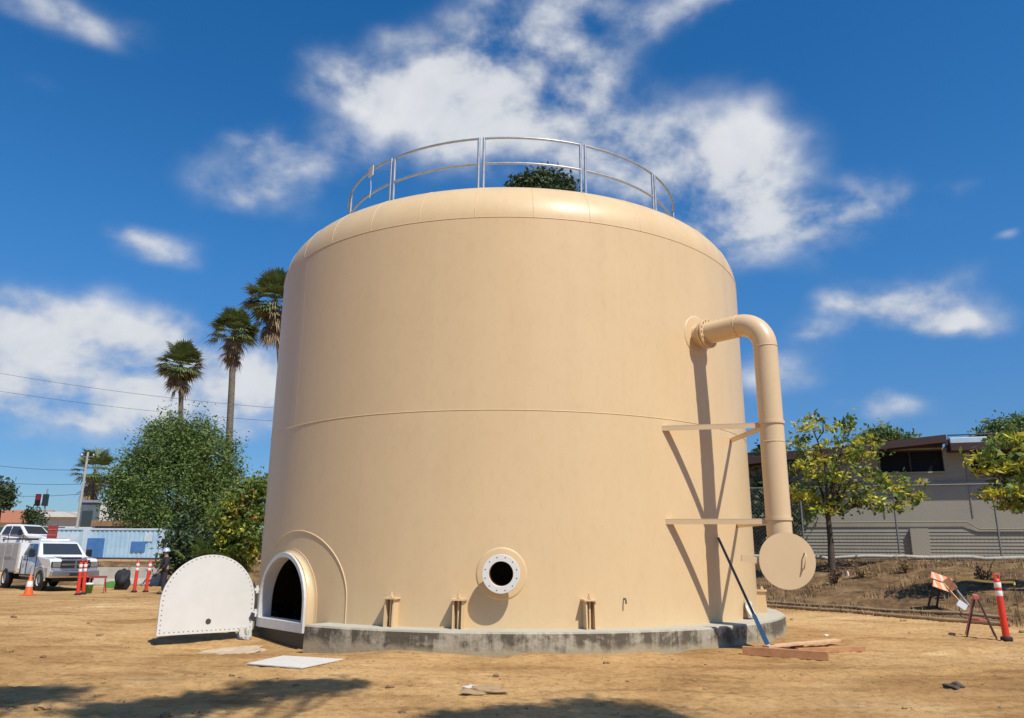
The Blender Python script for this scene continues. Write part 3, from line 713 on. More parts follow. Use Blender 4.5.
# white sheet on the dirt
def flat_poly(name, pts, h, m):
    w = [on_terrain(*p) for p in pts]; mb = MB(); n = len(w)
    mb.add([p + UP * .006 for p in w] + [p + UP * (.006 + h) for p in w], [tuple(range(n)), tuple(range(n, 2 * n))] + [(i, (i + 1) % n, n + (i + 1) % n, n + i) for i in range(n)])
    return mb.build(name, m, bevel=.003)
tag(flat_poly('white_board', [(247, 665), (283, 657), (343, 660.5), (301, 669.5)], .018, M['white_scrap']), 'white flat board lying on the dirt before the open doorway', 'board')
def rock(c, r, m, name, squash=.6, seed=0):
    bm = bmesh.new(); bmesh.ops.create_icosphere(bm, subdivisions=3, radius=1); rr = random.Random(seed); ph = [rr.uniform(0, 6) for _ in range(6)]
    for v in bm.verts:
        k = 1 + .22 * math.sin(v.co.x * 3 + ph[0]) * math.sin(v.co.y * 4 + ph[1]) + .16 * math.sin(v.co.z * 6 + ph[2] + v.co.x * 5) + .1 * math.sin(v.co.y * 9 + ph[3])
        v.co *= k; v.co = Vector((v.co.x * r[0], v.co.y * r[1], v.co.z * r[2]))
    me = bpy.data.meshes.new(name); bm.to_mesh(me); bm.free(); me.materials.append(m)
    for p in me.polygons: p.use_smooth = False
    o = bpy.data.objects.new(name, me); COL.objects.link(o); o.location = c; o.rotation_euler.z = rr.uniform(0, 6); return o
tag(rock(on_terrain(238, 650.5), (.95, .42, .03), M['mortar'], 'mortar_patch', seed=14), 'pale crumbly mortar patch on the dirt below the door plate', 'mortar patch')
tag(rock(on_terrain(244, 639) + UP * .05, (.16, .12, .16), M['concrete_pale'], 'concrete_lump', seed=15), 'broken concrete lump under the door hinge by the tank', 'concrete lump')
tag(rock(on_terrain(955, 688), (.12, .10, .06), M['clod'], 'dirt_clod', seed=3), 'dark lump of dirt alone on the ground at the lower right', 'clod')
tag(rock(on_terrain(484, 694) + UP * .03, (.26, .13, .055), M['stone'], 'dirt_mound', seed=5), 'low mound of broken pale dirt in the middle foreground', 'mound')
tag(flat_poly('torn_wrapper', [(462, 690), (471, 687.5), (484, 690), (474, 693)], .03, M['white_scrap']), 'torn whitish scrap on the mound in the middle foreground', 'scrap')
tag(rock(on_terrain(826, 636), (.05, .05, .03), M['white_scrap'], 'white_pebble', seed=8), 'small white stone on dirt beyond the lumber boards', 'stone')

# white rag behind the pole by the pad
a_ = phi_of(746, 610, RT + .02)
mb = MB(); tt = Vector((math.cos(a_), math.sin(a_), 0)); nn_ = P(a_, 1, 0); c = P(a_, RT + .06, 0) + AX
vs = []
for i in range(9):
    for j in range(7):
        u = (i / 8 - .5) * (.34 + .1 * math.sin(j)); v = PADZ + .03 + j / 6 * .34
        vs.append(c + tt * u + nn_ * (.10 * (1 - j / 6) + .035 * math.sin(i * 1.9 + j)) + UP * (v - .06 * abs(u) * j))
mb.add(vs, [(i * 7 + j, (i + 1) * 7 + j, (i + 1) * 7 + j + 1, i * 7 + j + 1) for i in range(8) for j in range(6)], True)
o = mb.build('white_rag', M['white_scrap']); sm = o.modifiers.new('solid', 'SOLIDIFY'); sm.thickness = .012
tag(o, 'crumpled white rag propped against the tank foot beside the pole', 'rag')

# pipes on the ground along the bank
for (a, b, r, lb) in (((762, 606.5), (1012, 627), .055, 'long brown pipe lying on the dirt nearest the viewer along the bank'), ((762, 603.0), (1012, 620.5), .05, 'long brown pipe lying behind another at the foot of the bank')):
    A = on_terrain(*a); B = on_terrain(*b); pts = []
    for k in range(24):
        q = A.lerp(B, k / 23); pts.append(Vector((q.x + .03 * math.sin(k), q.y + .05 * math.sin(k * .7), float(gz(q.x, q.y)) + r * .8)))
    tag(MB().tube(pts, r, 10).build('ground_pipe', M['pipe_brown']), lb, 'pipe', 'pipes lying along the bank')

# ------------------------------------------------------------------ traffic things
def make_delineator(loc, label, h=1.15, lean=(0, 0)):
    t = thing('delineator_post', loc, label, 'delineator', 'traffic delineators and cones')
    t.rotation_euler = (lean[0], lean[1], 0)
    MB().lathe([(.0, .0), (.19, 0), (.20, .03), (.19, .07), (.10, .09), (.0, .09)], 16).build('base', M['rubber'], t)
    MB().lathe([(.065, .08), (.06, h - .1), (.055, h - .04), (.0, h - .02)], 16).build('tube', M['red'], t)
    for z in (h - .36, h - .20): MB().lathe([(.0625, z), (.0645, z + .005), (.0635, z + .095), (.061, z + .1)], 16).build('reflective_band', M['reflect'], t)
    MB().tube([(-.05, 0, h - .03), (-.05, 0, h + .05), (.05, 0, h + .05), (.05, 0, h - .03)], .018, 8).build('handle', M['red'], t)
    return t
p = on_terrain(1007, 641)
dl = make_delineator(p, 'red delineator post leaning left beside the sawhorse at the right edge', 1.20, (0, R_(-1.5)))
for ch in dl.children:
    if ch.name.startswith('base'): ch.scale = (.55, .55, 1)
def delin(px, py, label, hue=None):
    o = dup(dl, on_terrain(px, py), 0, label); o.rotation_euler = (0, R_(random.uniform(-4, 4)), 0); return o
delin(77.5, 595.5, 'red delineator post in front of the service truck, left of the close pair')
delin(83, 594.5, 'red delineator post in front of the service truck, right of the close pair')
delin(134, 592.5, 'red delineator post standing beside the black bag by the blue container')
delin(145.5, 592.5, 'red delineator post nearest the worker in dark clothes').rotation_euler = (0, R_(3), 0)
def make_cone(loc, label):
    t = thing('traffic_cone', loc, label, 'traffic cone', 'traffic delineators and cones')
    MB().box((0, 0, .02), (.40, .40, .04)).build('base', M['orange'], t, bevel=.015)
    MB().lathe([(.15, .04), (.035, .74), (.02, .75), (0, .75)], 20).build('body', M['orange'], t)
    MB().lathe([(.117, .30), (.119, .305), (.082, .50), (.079, .505)], 20).build('reflective_band', M['reflect'], t)
    return t
make_cone(on_terrain(28, 595.5), 'orange traffic cone with white band beside the truck front wheel')
# sawhorse
p = on_terrain(981, 637); sh = thing('sawhorse', p, 'faded red metal sawhorse standing left of the leaning red post', 'sawhorse', rz=R_(62))
MB().bar((-.28, 0, .78), (.28, 0, .78), .09, .08).build('top_beam', M['pink_paint'], sh, bevel=.004)
for sx in (-1, 1):
    for sy in (-1, 1):
        MB().tube([(sx * .20, sy * .03, .75), (sx * .27, sy * .26, 0)], .018, 8).build('leg', M['dark_steel'] if sx < 0 else M['pink_paint'], sh)
    MB().tube([(sx * .24, -.15, .34), (sx * .24, .15, .34)], .014, 6).build('brace', M['pink_paint'], sh)
# fallen barricade with orange cloth
p = on_terrain(948, 610); bz = thing('folded_barricade', p, 'small folded orange and white barricade tilted on the bank', 'barricade')
k = 22.3 / 790
def lp(px, py, dy=0):                        # a point in the barricade's upright plane
    return Vector(at(px, py, p.y + dy)) - p
mb = MB(); mb.bar(lp(940, 580), lp(965, 608, -.5), .04, .05); mb.build('leg', M['wood_pale'], bz); mb = MB(); mb.bar(lp(947, 578), lp(969, 606, -.5), .035, .05); mb.build('leg', M['galv'], bz)
mb = MB(); mb.bar(lp(934, 582), lp(927, 612, .2), .035, .05); mb.build('leg', M['black'], bz); mb = MB(); mb.bar(lp(940, 585), lp(936, 612, .3), .035, .05); mb.build('leg', M['black'], bz)
mb = MB(); mb.box(lp(962, 605, -.55), (.26, .03, .17), mtx=Matrix.Rotation(R_(35), 3, 'Y')); mb.build('white_panel', M['reflect'], bz)
rot = Matrix.Rotation(R_(-28), 3, 'X') @ Matrix.Rotation(R_(24), 3, 'Y')
pc = lp(941, 582, -.05)
for kx, kz, ww in ((0, .115, .56), (.05, -.13, .52)):
    pb_ = MB(); c_ = pc + rot @ Vector((kx, 0, kz)); pb_.box(c_, (ww, .03, .21), mtx=rot); pbo = pb_.build('striped_board', M['cloth_orange'], bz, bevel=.006)
    for q in (-.16, .06, .26):
        if abs(q) > ww / 2 - .06: continue
        MB().prism([(q - .05, -.10), (q + .04, -.10), (q - .06, .10), (q - .15, .10)], lambda u, v, d, c_=c_: c_ + rot @ Vector((max(-.26, min(.26, u)), d, v)), -.0175, -.0155).build('stripe', M['peach_white'], pbo)
mb = MB(); mb.bar(lp(946, 579, -.12), lp(954, 590, -.24), .02, .22); mb.build('peach_board', M['peach'], bz)
mb = MB(); A = Vector(at(955, 576.5, 22)); B = Vector(at(1014, 582, 19))
pts = [A.lerp(B, q) - UP * .05 * math.sin(q * math.pi) for q in np.linspace(0, 1, 12)]
for a, b in zip(pts[:-1], pts[1:]): mb.bar(a, b, .006, .055)
mb.bar(B, B - UP * .07, .05, .02, up=(1, 0, 0))
tp_o = mb.build('caution_tape', M['tape'])
for q in (A, B): MB().tube([q + UP * .05, Vector((q.x, q.y, float(gz(q.x, q.y)) - .05))], .010, 6).build('stake', M['dry_brown'], tp_o)
tag(tp_o, 'yellow caution tape stretched low above the bank behind the red post', 'tape')

# ------------------------------------------------------------------ vehicles
def make_truck(name, loc, heading, label, cat, service=True):
    """x forward, front bumper at x=0"""
    t = thing(name, loc, label, cat, rz=heading)
    hw, gw = .98, .76
    prof = [(-.10, .52), (-.06, .95), (-.14, 1.20), (-.30, 1.30), (-1.42, 1.40), (-2.02, 1.97), (-2.25, 2.03), (-3.15, 2.03), (-3.30, 1.95), (-3.40, 1.40), (-3.42, .52)]
    def wy(x, z): return gw + (hw - gw) * (1 - max(0, (z - 1.40) / .63)) if z > 1.40 else hw - .05 * max(0, (x + .5) / .5) - .02 * max(0, (.8 - z))
    mb = MB(); n = len(prof)
    vs = [Vector((x, wy(x, z), z)) for x, z in prof] + [Vector((x, -wy(x, z), z)) for x, z in prof]
    mb.add(vs, [tuple(range(n)), tuple(range(n, 2 * n))[::-1]] + [(i, n + i, n + (i + 1) % n, (i + 1) % n) for i in range(n)])
    mb.build('cab_body', M['truck_white'], t, bevel=.05, seg=3)
    mb = MB(); mb.box((-.62, 0, 1.375), (.95, 1.05, .05)); mb.build('hood_bulge', M['truck_white'], t, bevel=.03)
    mb = MB()
    for s in (-1, 1):
        for x in (-1.62, -2.66, -3.30): mb.box((x, s * .985, 1.0), (.014, .03, .78))
        mb.box((-2.45, s * .985, .60), (1.7, .05, .06))
    mb.build('door_gaps', M['black'], t)
    mb = MB()
    for s in (-1, 1):
        mb.box((-.95, s * .96, .74), (1.45, .06, .40)); 
        arc = [(-.98 + .53 * math.cos(a), s * .965, .45 + .53 * math.sin(a)) for a in np.linspace(-.1, math.pi + .1, 20)]; mb.tube(arc, .045, 6)
    mb.build('fender_flare', M['truck_grey'], t, bevel=.02)
    for s in (-1, 1):
        mb = MB(); mb.disc((-.98, s * .965, .45), .50, (0, 1, 0), .03, 28); mb.build('wheel_well', M['black'], t)
    # glass
    mb = MB(); d = Vector((-.60, 0, .57)).normalized(); nn = Vector((.57, 0, .60)).normalized() * .012
    a = Vector((-1.48, 0, 1.455)); b = Vector((-1.98, 0, 1.925))
    mb.add([a + Vector((0, -.80, 0)) + nn, a + Vector((0, .80, 0)) + nn, b + Vector((0, .70, 0)) + nn, b + Vector((0, -.70, 0)) + nn], [(0, 1, 2, 3)]); mb.build('windshield', M['glass'], t)
    for s in (-1, 1):
        mb = MB()
        q = [(-1.60, 1.44), (-2.10, 1.90), (-2.62, 1.92), (-2.62, 1.44)]; q2 = [(-2.68, 1.44), (-2.68, 1.92), (-3.10, 1.90), (-3.22, 1.44)]
        for qq in (q, q2): mb.add([Vector((x, s * (wy(x, z) + .012), z)) for x, z in qq], [(0, 1, 2, 3)])
        mb.build('side_window', M['glass'], t)
        mb = MB(); mb.box((-1.72, s * 1.16, 1.52), (.12, .22, .34)); mb.bar((-1.72, s * .92, 1.44), (-1.72, s * 1.10, 1.46), .05, .05); mb.build('mirror', M['black'], t, bevel=.03)
        mb = MB(); mb.box((-.04, s * .75, 1.06), (.14, .36, .24)); hl_ = mb.build('headlight', M['black'], t, bevel=.02); mb = MB(); mb.box((.025, s * .75, 1.06), (.03, .31, .19)); mb.build('lens', M['lamp_glass'], hl_, bevel=.012)
        mb = MB(); mb.box((-2.95, s * (hw + .012), 1.22), (.20, .03, .045)); mb.build('door_handle', M['black'], t)
    mb = MB(); mb.box((-.03, 0, 1.06), (.10, 1.12, .34)); g = mb.build('grille', M['black'], t, bevel=.02)
    mb = MB(); mb.box((.022, 0, 1.06), (.03, 1.10, .07)); mb.box((.022, 0, 1.06), (.032, .08, .33)); mb.box((.02, 0, 1.235), (.03, 1.14, .04)); mb.box((.02, 0, .885), (.03, 1.14, .04)); mb.build('grille_bars', M['chrome'], g, bevel=.006)
    mb = MB(); mb.box((.04, 0, .68), (.22, 1.92, .26)); bu = mb.build('bumper', M['chrome'], t, bevel=.04)
    mb = MB(); mb.box((.152, 0, .66), (.012, .5, .12)); mb.build('bumper_intake', M['black'], bu)
    mb = MB(); mb.box((-3.0, 0, .48), (5.6, 1.5, .22)); mb.build('chassis', M['black'], t)
    def wheel(x, s, dual=False):
        w = bpy.data.objects.new('wheel', None); COL.objects.link(w); w.parent = t; w.location = (x, s * (.98 if service and x < -4 else .89), .43)
        rm = Matrix.Rotation(R_(90), 3, 'X')
        MB().lathe([(.24, -.14), (.36, -.14), (.42, -.10), (.43, 0), (.42, .10), (.36, .14), (.24, .14)], 28, (0, 0, 0), rm).build('tyre', M['rubber'], w)
        m2 = MB(); m2.lathe([(.25, -.13), (.20, -.08), (.08, -.10), (.0, -.11)], 24, (0, 0, 0), rm); m2.lathe([(.25, .13), (.20, .08), (.08, .10), (.0, .11)], 24, (0, 0, 0), rm); m2.build('rim', M['rim'], w)
    for x in (-.98, -4.75):
        for s in (-1, 1): wheel(x, s)
    if service:
        mb = MB(); mb.box((-5.05, 0, 1.32), (3.05, 2.16, 1.30)); sb = mb.build('service_body', M['box_grey'], t, bevel=.03)
        mb = MB(); mb.box((-3.52, 0, 1.40), (.02, 2.05, 1.12)); mb.build('front_panel', M['truck_white'], sb)
        for s in (-1, 1):
            for x, w_, z, h_ in ((-3.92, .70, 1.32, 1.18), (-4.75, .86, 1.62, .56), (-5.65, .82, 1.32, 1.18), (-6.25, .32, 1.32, 1.18)):
                mb = MB(); mb.box((x, s * 1.092, z), (w_, .025, h_)); dd = mb.build('locker_door', M['box_grey'], sb, bevel=.008)
                mb = MB(); mb.box((x, s * 1.112, z), (.10, .02, .06)); mb.build('latch', M['chrome'], dd)
            mb = MB(); mb.disc((-4.75, s * 1.0, .50), .52, (0, 1, 0), .03, 28); mb.build('wheel_well', M['black'], t)
        mb = MB()
        for y in (-.85, .85): mb.tube([(-3.6, y, 2.02), (-3.6, y, 2.14), (-6.4, y, 2.14), (-6.4, y, 2.02)], .03, 8)
        for x in (-3.6, -5, -6.4): mb.tube([(x, -.85, 2.14), (x, .85, 2.14)], .03, 8)
        mb.build('rack', M['dark_steel'], t)
        mb = MB(); mb.box((-2.7, 0, 2.09), (.28, 1.2, .10)); mb.box((-2.7, 0, 2.05), (.4, .3, .05)); mb.build('light_bar', M['reflect'], t, bevel=.03)
    else:
        mb = MB(); mb.box((-4.75, 0, 1.02), (2.6, 1.92, .80)); mb.build('cargo_bed', M['truck_white'], t, bevel=.04)
        for s in (-1, 1):
            mb = MB(); mb.disc((-4.75, s * .965, .48), .52, (0, 1, 0), .03, 28); mb.build('wheel_well', M['black'], t)
    return t
fp = on_terrain(59, 592.5); hd = R_(-40)
tr = make_truck('service_truck', fp + Vector((0, .9, .03)), hd, 'white utility service truck with grey tool lockers facing the cones', 'truck'); tr.scale = (.95, .95, .95)
def behind_truck(px, y, hdg, label):
    q = at(px, 560, y); make_truck('pickup_truck', (q[0], y, float(gz(q[0], y))), hdg, label, 'pickup', False)
behind_truck(20, 55, R_(-68), 'white pickup facing forward behind the service truck')
behind_truck(55, 48.5, R_(-12), 'white pickup side-on between the service truck and blue container')

# ------------------------------------------------------------------ left background
def corner_box(name, px0, px1, pyt, y0, y1, depth, zb, m, label, cat):
    """a building whose front runs between two sight lines; returns thing + local frame"""
    A = Vector(at(px0, pyt, y0)); B = Vector(at(px1, pyt, y1)); zt = max(A.z, B.z)
    A.z = B.z = 0; u = (B - A); l = u.length; u.normalize(); n = Vector((-u.y, u.x, 0))
    if n.y < 0: n = -n
    t = thing(name, (A.x, A.y, zb), label, cat, rz=math.atan2(u.y, u.x))
    return t, l, zt - zb
# blue container
t, l, h = corner_box('shipping_container', 57, 163.5, 528.5, 46.8, 46.2, 2.4, 1.08, None, 'pale blue steel container with deep blue panels behind the cones', 'container')
mb = MB(); n = int(l / .14); 
for k in range(n): mb.box(((k + .5) * l / n, 0 if k % 2 else .03, h / 2), (l / n, .05 + (.0), h - .16))
mb.box((l / 2, 1.25, h / 2), (l - .02, 2.4, h - .05)); wl = mb.build('wall', M['cont_blue'], t)
mb = MB(); mb.box((l / 2, 0, h - .05), (l, .12, .10)); mb.box((l - .05, -.01, h / 2), (.12, .14, h)); mb.box((.05, -.01, h / 2), (.12, .14, h)); mb.build('edge_frame', M['cont_pale'], t)
mb = MB(); mb.box((l / 2, -.01, .06), (l, .16, .12)); mb.build('base_rail', M['dark_steel'], t)
sx = l / 106.5
for x0, x1, z0, z1 in ((33, 50, .10, 1.22), (77, 91, .46, 1.04)):
    mb = MB(); mb.box(((x0 + x1) / 2 * sx, -.05, (z0 + z1) / 2), ((x1 - x0) * sx, .04, z1 - z0)); pp = mb.build('window', M['cont_window'], t)
mb = MB(); mb.box((31 * sx, -.04, h / 2), (7 * sx, .05, h - .1)); mb.build('door_panel', M['cont_pale'], t)
mb = MB(); mb.box((12 * sx, -.04, h / 2), (22 * sx, .05, h * .7)); mb.build('side_panel', M['cont_pale'], t)
mb = MB(); mb.box((93 * sx, -.04, h - .5), (8 * sx, .03, .5)); mb.build('faded_patch', M['cont_pale'], t)
# brown roofed shed behind it
def simple_building(name, px0, px1, pyt, y, depth, zb, wallm, label, roofm=None, over=.25, rh=.35, pitch=0, cat='building', windows=()):
    t, l, h = corner_box(name, px0, px1, pyt, y, y, depth, zb, None, label, cat)
    hh = h - rh
    MB().box((l / 2, depth / 2, hh / 2), (l, depth, hh)).build('wall', wallm, t)
    mb = MB()
    if pitch:
        mb.prism([(-over, hh), (depth + over, hh), (depth / 2, hh + rh)], lambda u, v, d: Vector((d, u, v)), -over, l + over)
    else: mb.box((l / 2, depth / 2, hh + rh / 2), (l + 2 * over, depth + 2 * over, rh))
    mb.build('roof', roofm or wallm, t)
    for x0, x1, z0, z1 in windows:
        f_ = MB().box(((x0 + x1) / 2 * l, -.03, (z0 + z1) / 2 * hh), ((x1 - x0) * l, .05, (z1 - z0) * hh)).build('window', M['glass'], t)
        MB().box(((x0 + x1) / 2 * l, -.035, z0 * hh - .05), ((x1 - x0) * l + .2, .12, .08)).build('sill', M['white_wall'], f_)
    return t
simple_building('shed', 96, 150, 521, 52, 5, 1.1, M['slate'], 'low shed with a flat brown roof behind the blue container', M['tan_roof'], .2, .36)
simple_building('grey_office', 81, 98, 500, 60, 6, 1.1, M['slate'], 'dark blue grey building beside the utility pole', M['galv'], .1, .2, windows=((.2, .8, .55, .85),))
simple_building('white_annex', 99, 112, 501, 60.5, 5, 1.1, M['white_wall'], 'pale upright wall block right of the dark grey building', None, .05, .2)
simple_building('flat_roof_house', 36, 79, 512, 75, 8, 1.1, M['white_wall'], 'long cream house with a flat roof below the twin sign', M['white_wall'], .5, .5, windows=((.15, .9, .3, .7),))
simple_building('tile_roof_house', -70, 24, 508, 80, 9, 1.1, M['white_wall'], 'white house with an orange tiled roof at the far left', M['tile'], .5, 1.5, pitch=1, windows=((.6, .7, .3, .7), (.8, .9, .3, .7)))
# windscreened fence
A = Vector(at(-40, 520, 67)); B = Vector(at(66, 520, 64)); t = thing('screened_fence', (A.x, A.y, 1.1), 'long fence with a green windscreen in front of the white houses', 'fence', rz=math.atan2(B.y - A.y, B.x - A.x))
l = math.hypot(B.x - A.x, B.y - A.y); MB().box((l / 2, 0, 1.2), (l, .03, 2.3)).build('windscreen', M['screen'], t)
for k in range(int(l / 2.5) + 1): MB().tube([(k * 2.5, .05, -.2), (k * 2.5, .05, 2.5)], .035, 6).build('post', M['galv'], t)
# twin sign on a post
q = at(41.5, 500, 70); t = thing('twin_sign', (q[0], 70, 1.1), 'pair of dark square sign panels on a tall post against the sky', 'sign')
zc_ = float(q[2]) - 1.1; s_ = 70 / 775
MB().tube([(.35, .1, 0), (.35, .1, zc_ + 1.0)], .07, 8).build('post', M['galv'], t)
a = MB().box((-.30, 0, zc_), (.50, .12, 1.05)).build('panel', M['sign_dark'], t); a['label'] = 'dark panel with red upper half'
MB().box((-.30, -.065, zc_ + .22), (.40, .02, .42)).build('red_field', M['sign_red'], a)
MB().box((.02, 0, zc_), (.12, .10, 1.0)).build('white_strip', M['cont_pale'], t)
a = MB().box((.36, 0, zc_), (.50, .12, 1.05)).build('panel', M['sign_teal'], t); a['label'] = 'plain dark teal panel'
# utility pole + cables
q = at(77, 525, 56); t = thing('utility_pole', (q[0], 56, 1.0), 'slender weathered utility pole in front of the small tree', 'utility pole')
zt_ = float(at(80, 452, 56)[2]) - 1.0
MB().tube([(0, 0, 0), (.05, 0, zt_)], [.11, .08], 10).build('shaft', M['concrete_pale'], t)
MB().box((.05, 0, zt_ - .35), (1.0, .09, .10)).build('crossarm', M['bark_palm'], t)
for x in (-.38, .05, .48): MB().lathe([(.0, 0), (.05, 0), (.06, .08), (.03, .16), (0, .17)], 8, (x, 0, zt_ - .29)).build('insulator', M['cont_pale'], t)
def cable(name, p0, p1, y0, y1, sag, r, label):
    A = Vector(at(*p0, y0)); B = Vector(at(*p1, y1)); pts = [A.lerp(B, k / 30) - UP * sag * 4 * (k / 30) * (1 - k / 30) for k in range(31)]
    tag(MB().tube(pts, r, 5).build(name, M['wire']), label, 'cable', 'overhead cables crossing the sky')
cable('overhead_cable', (-60, 362), (330, 412), 70, 66, .6, .014, 'highest overhead cable, crossing the cloud behind the palms')
cable('overhead_cable', (-60, 381), (330, 424), 70, 66, .6, .014, 'second overhead cable from the top, below the cloud middle')
cable('overhead_cable', (-60, 456), (81, 470), 60, 56, .3, .015, 'overhead cable running to the top of the utility pole')
cable('overhead_cable', (-60, 474), (81, 484), 60, 56, .3, .015, 'middle overhead cable running to the utility pole below its top')
cable('overhead_cable', (-60, 490), (81, 494), 60, 56, .3, .015, 'lowest overhead cable reaching the utility pole near the sign')
# small stuff by the container
def at_px(px, py): return on_terrain(px, py)
q = at_px(122, 590); t_ = rock(q + UP * .38, (.30, .26, .44), M['cloth_black'], 'rubbish_bag', seed=21); tag(t_, 'full black rubbish bag standing between red posts', 'bag')
for p_ in t_.data.polygons: p_.use_smooth = True
q = at_px(104, 584); t = thing('yellow_bin', q + Vector((0, 1.5, 0)), 'low yellow plastic bin behind the delineators under the container', 'bin')
MB().prism([(-.42, 0), (.42, 0), (.48, .42), (-.48, .42)], lambda u, v, d: Vector((u, d, v)), -.3, .3).build('body', M['yellow_box'], t, bevel=.02); MB().box((0, 0, .44), (1.02, .66, .05)).build('rim', M['yellow_box'], t, bevel=.01)
q = at_px(96, 593); t = thing('small_sawhorse', q, 'small red folding barricade right of the service truck', 'barricade', rz=.3)
MB().bar((-.32, 0, .60), (.32, 0, .60), .03, .08).build('board', M['red_paint'], t)
for sx in (-1, 1):
    for sy in (-1, 1): MB().tube([(sx * .26, sy * .02, .6), (sx * .30, sy * .22, 0)], .022, 6).build('leg', M['red_paint'], t)
q = at_px(88, 593.5); t = thing('green_bucket', q, 'small green and white bucket beside the red barricade', 'bucket')
MB().lathe([(0, 0), (.12, 0), (.15, .34), (.16, .35)], 16).build('body', M['green_box'], t); MB().lathe([(.16, .33), (.165, .36), (.16, .39), (0, .40)], 16).build('lid', M['reflect'], t)
q = at_px(111, 588); t = thing('green_crate', q + Vector((0, .5, 0)), 'low green crate lying beside the black rubbish bag', 'crate')
MB().box((0, 0, .12), (.8, .45, .24)).build('body', M['green_box'], t, bevel=.015); MB().box((0, 0, .245), (.7, .36, .02)).build('lid', M['dark_steel'], t)
q = at(52, 535, 43); t = thing('red_rack', (q[0], 43, float(gz(q[0], 43))), 'upright red slatted panel behind the service truck cab', 'panel')
z_ = float(q[2]) - t.location.z
MB().box((0, 0, z_), (.52, .05, 1.0)).build('panel', M['red_paint'], t)
for x in (-.22, .22): MB().tube([(x, .05, 0), (x, .05, z_ + .55)], .03, 6).build('post', M['red_paint'], t)
for k in range(3): MB().box((0, -.035, z_ - .3 + k * .3), (.46, .02, .05)).build('slat', M['pink_paint'], t)

def barrier(px0, px1, py, y, label):
    A = on_terrain(px0, py); B = on_terrain(px1, py); A = Vector(at(px0, py, y)); B = Vector(at(px1, py, y)); l = (B - A).length
    z = float(gz((A.x + B.x) / 2, y)) - .03
    o = MB().prism([(-.30, 0), (.30, 0), (.30, .08), (.14, .34), (.09, .84), (-.09, .84), (-.14, .34), (-.30, .08)], lambda u, v, d: Vector((d, u, v)), -l / 2, l / 2).build('concrete_barrier', M['concrete_pale'], bevel=.01)
    o.location = ((A.x + B.x) / 2, y, z); tag(o, label, 'barrier', 'concrete barriers below the blue container')
barrier(94, 127, 585, 37.6, 'pale concrete barrier behind the black rubbish bag')
barrier(129, 161, 585, 37.9, 'pale concrete barrier behind the right-hand red posts')
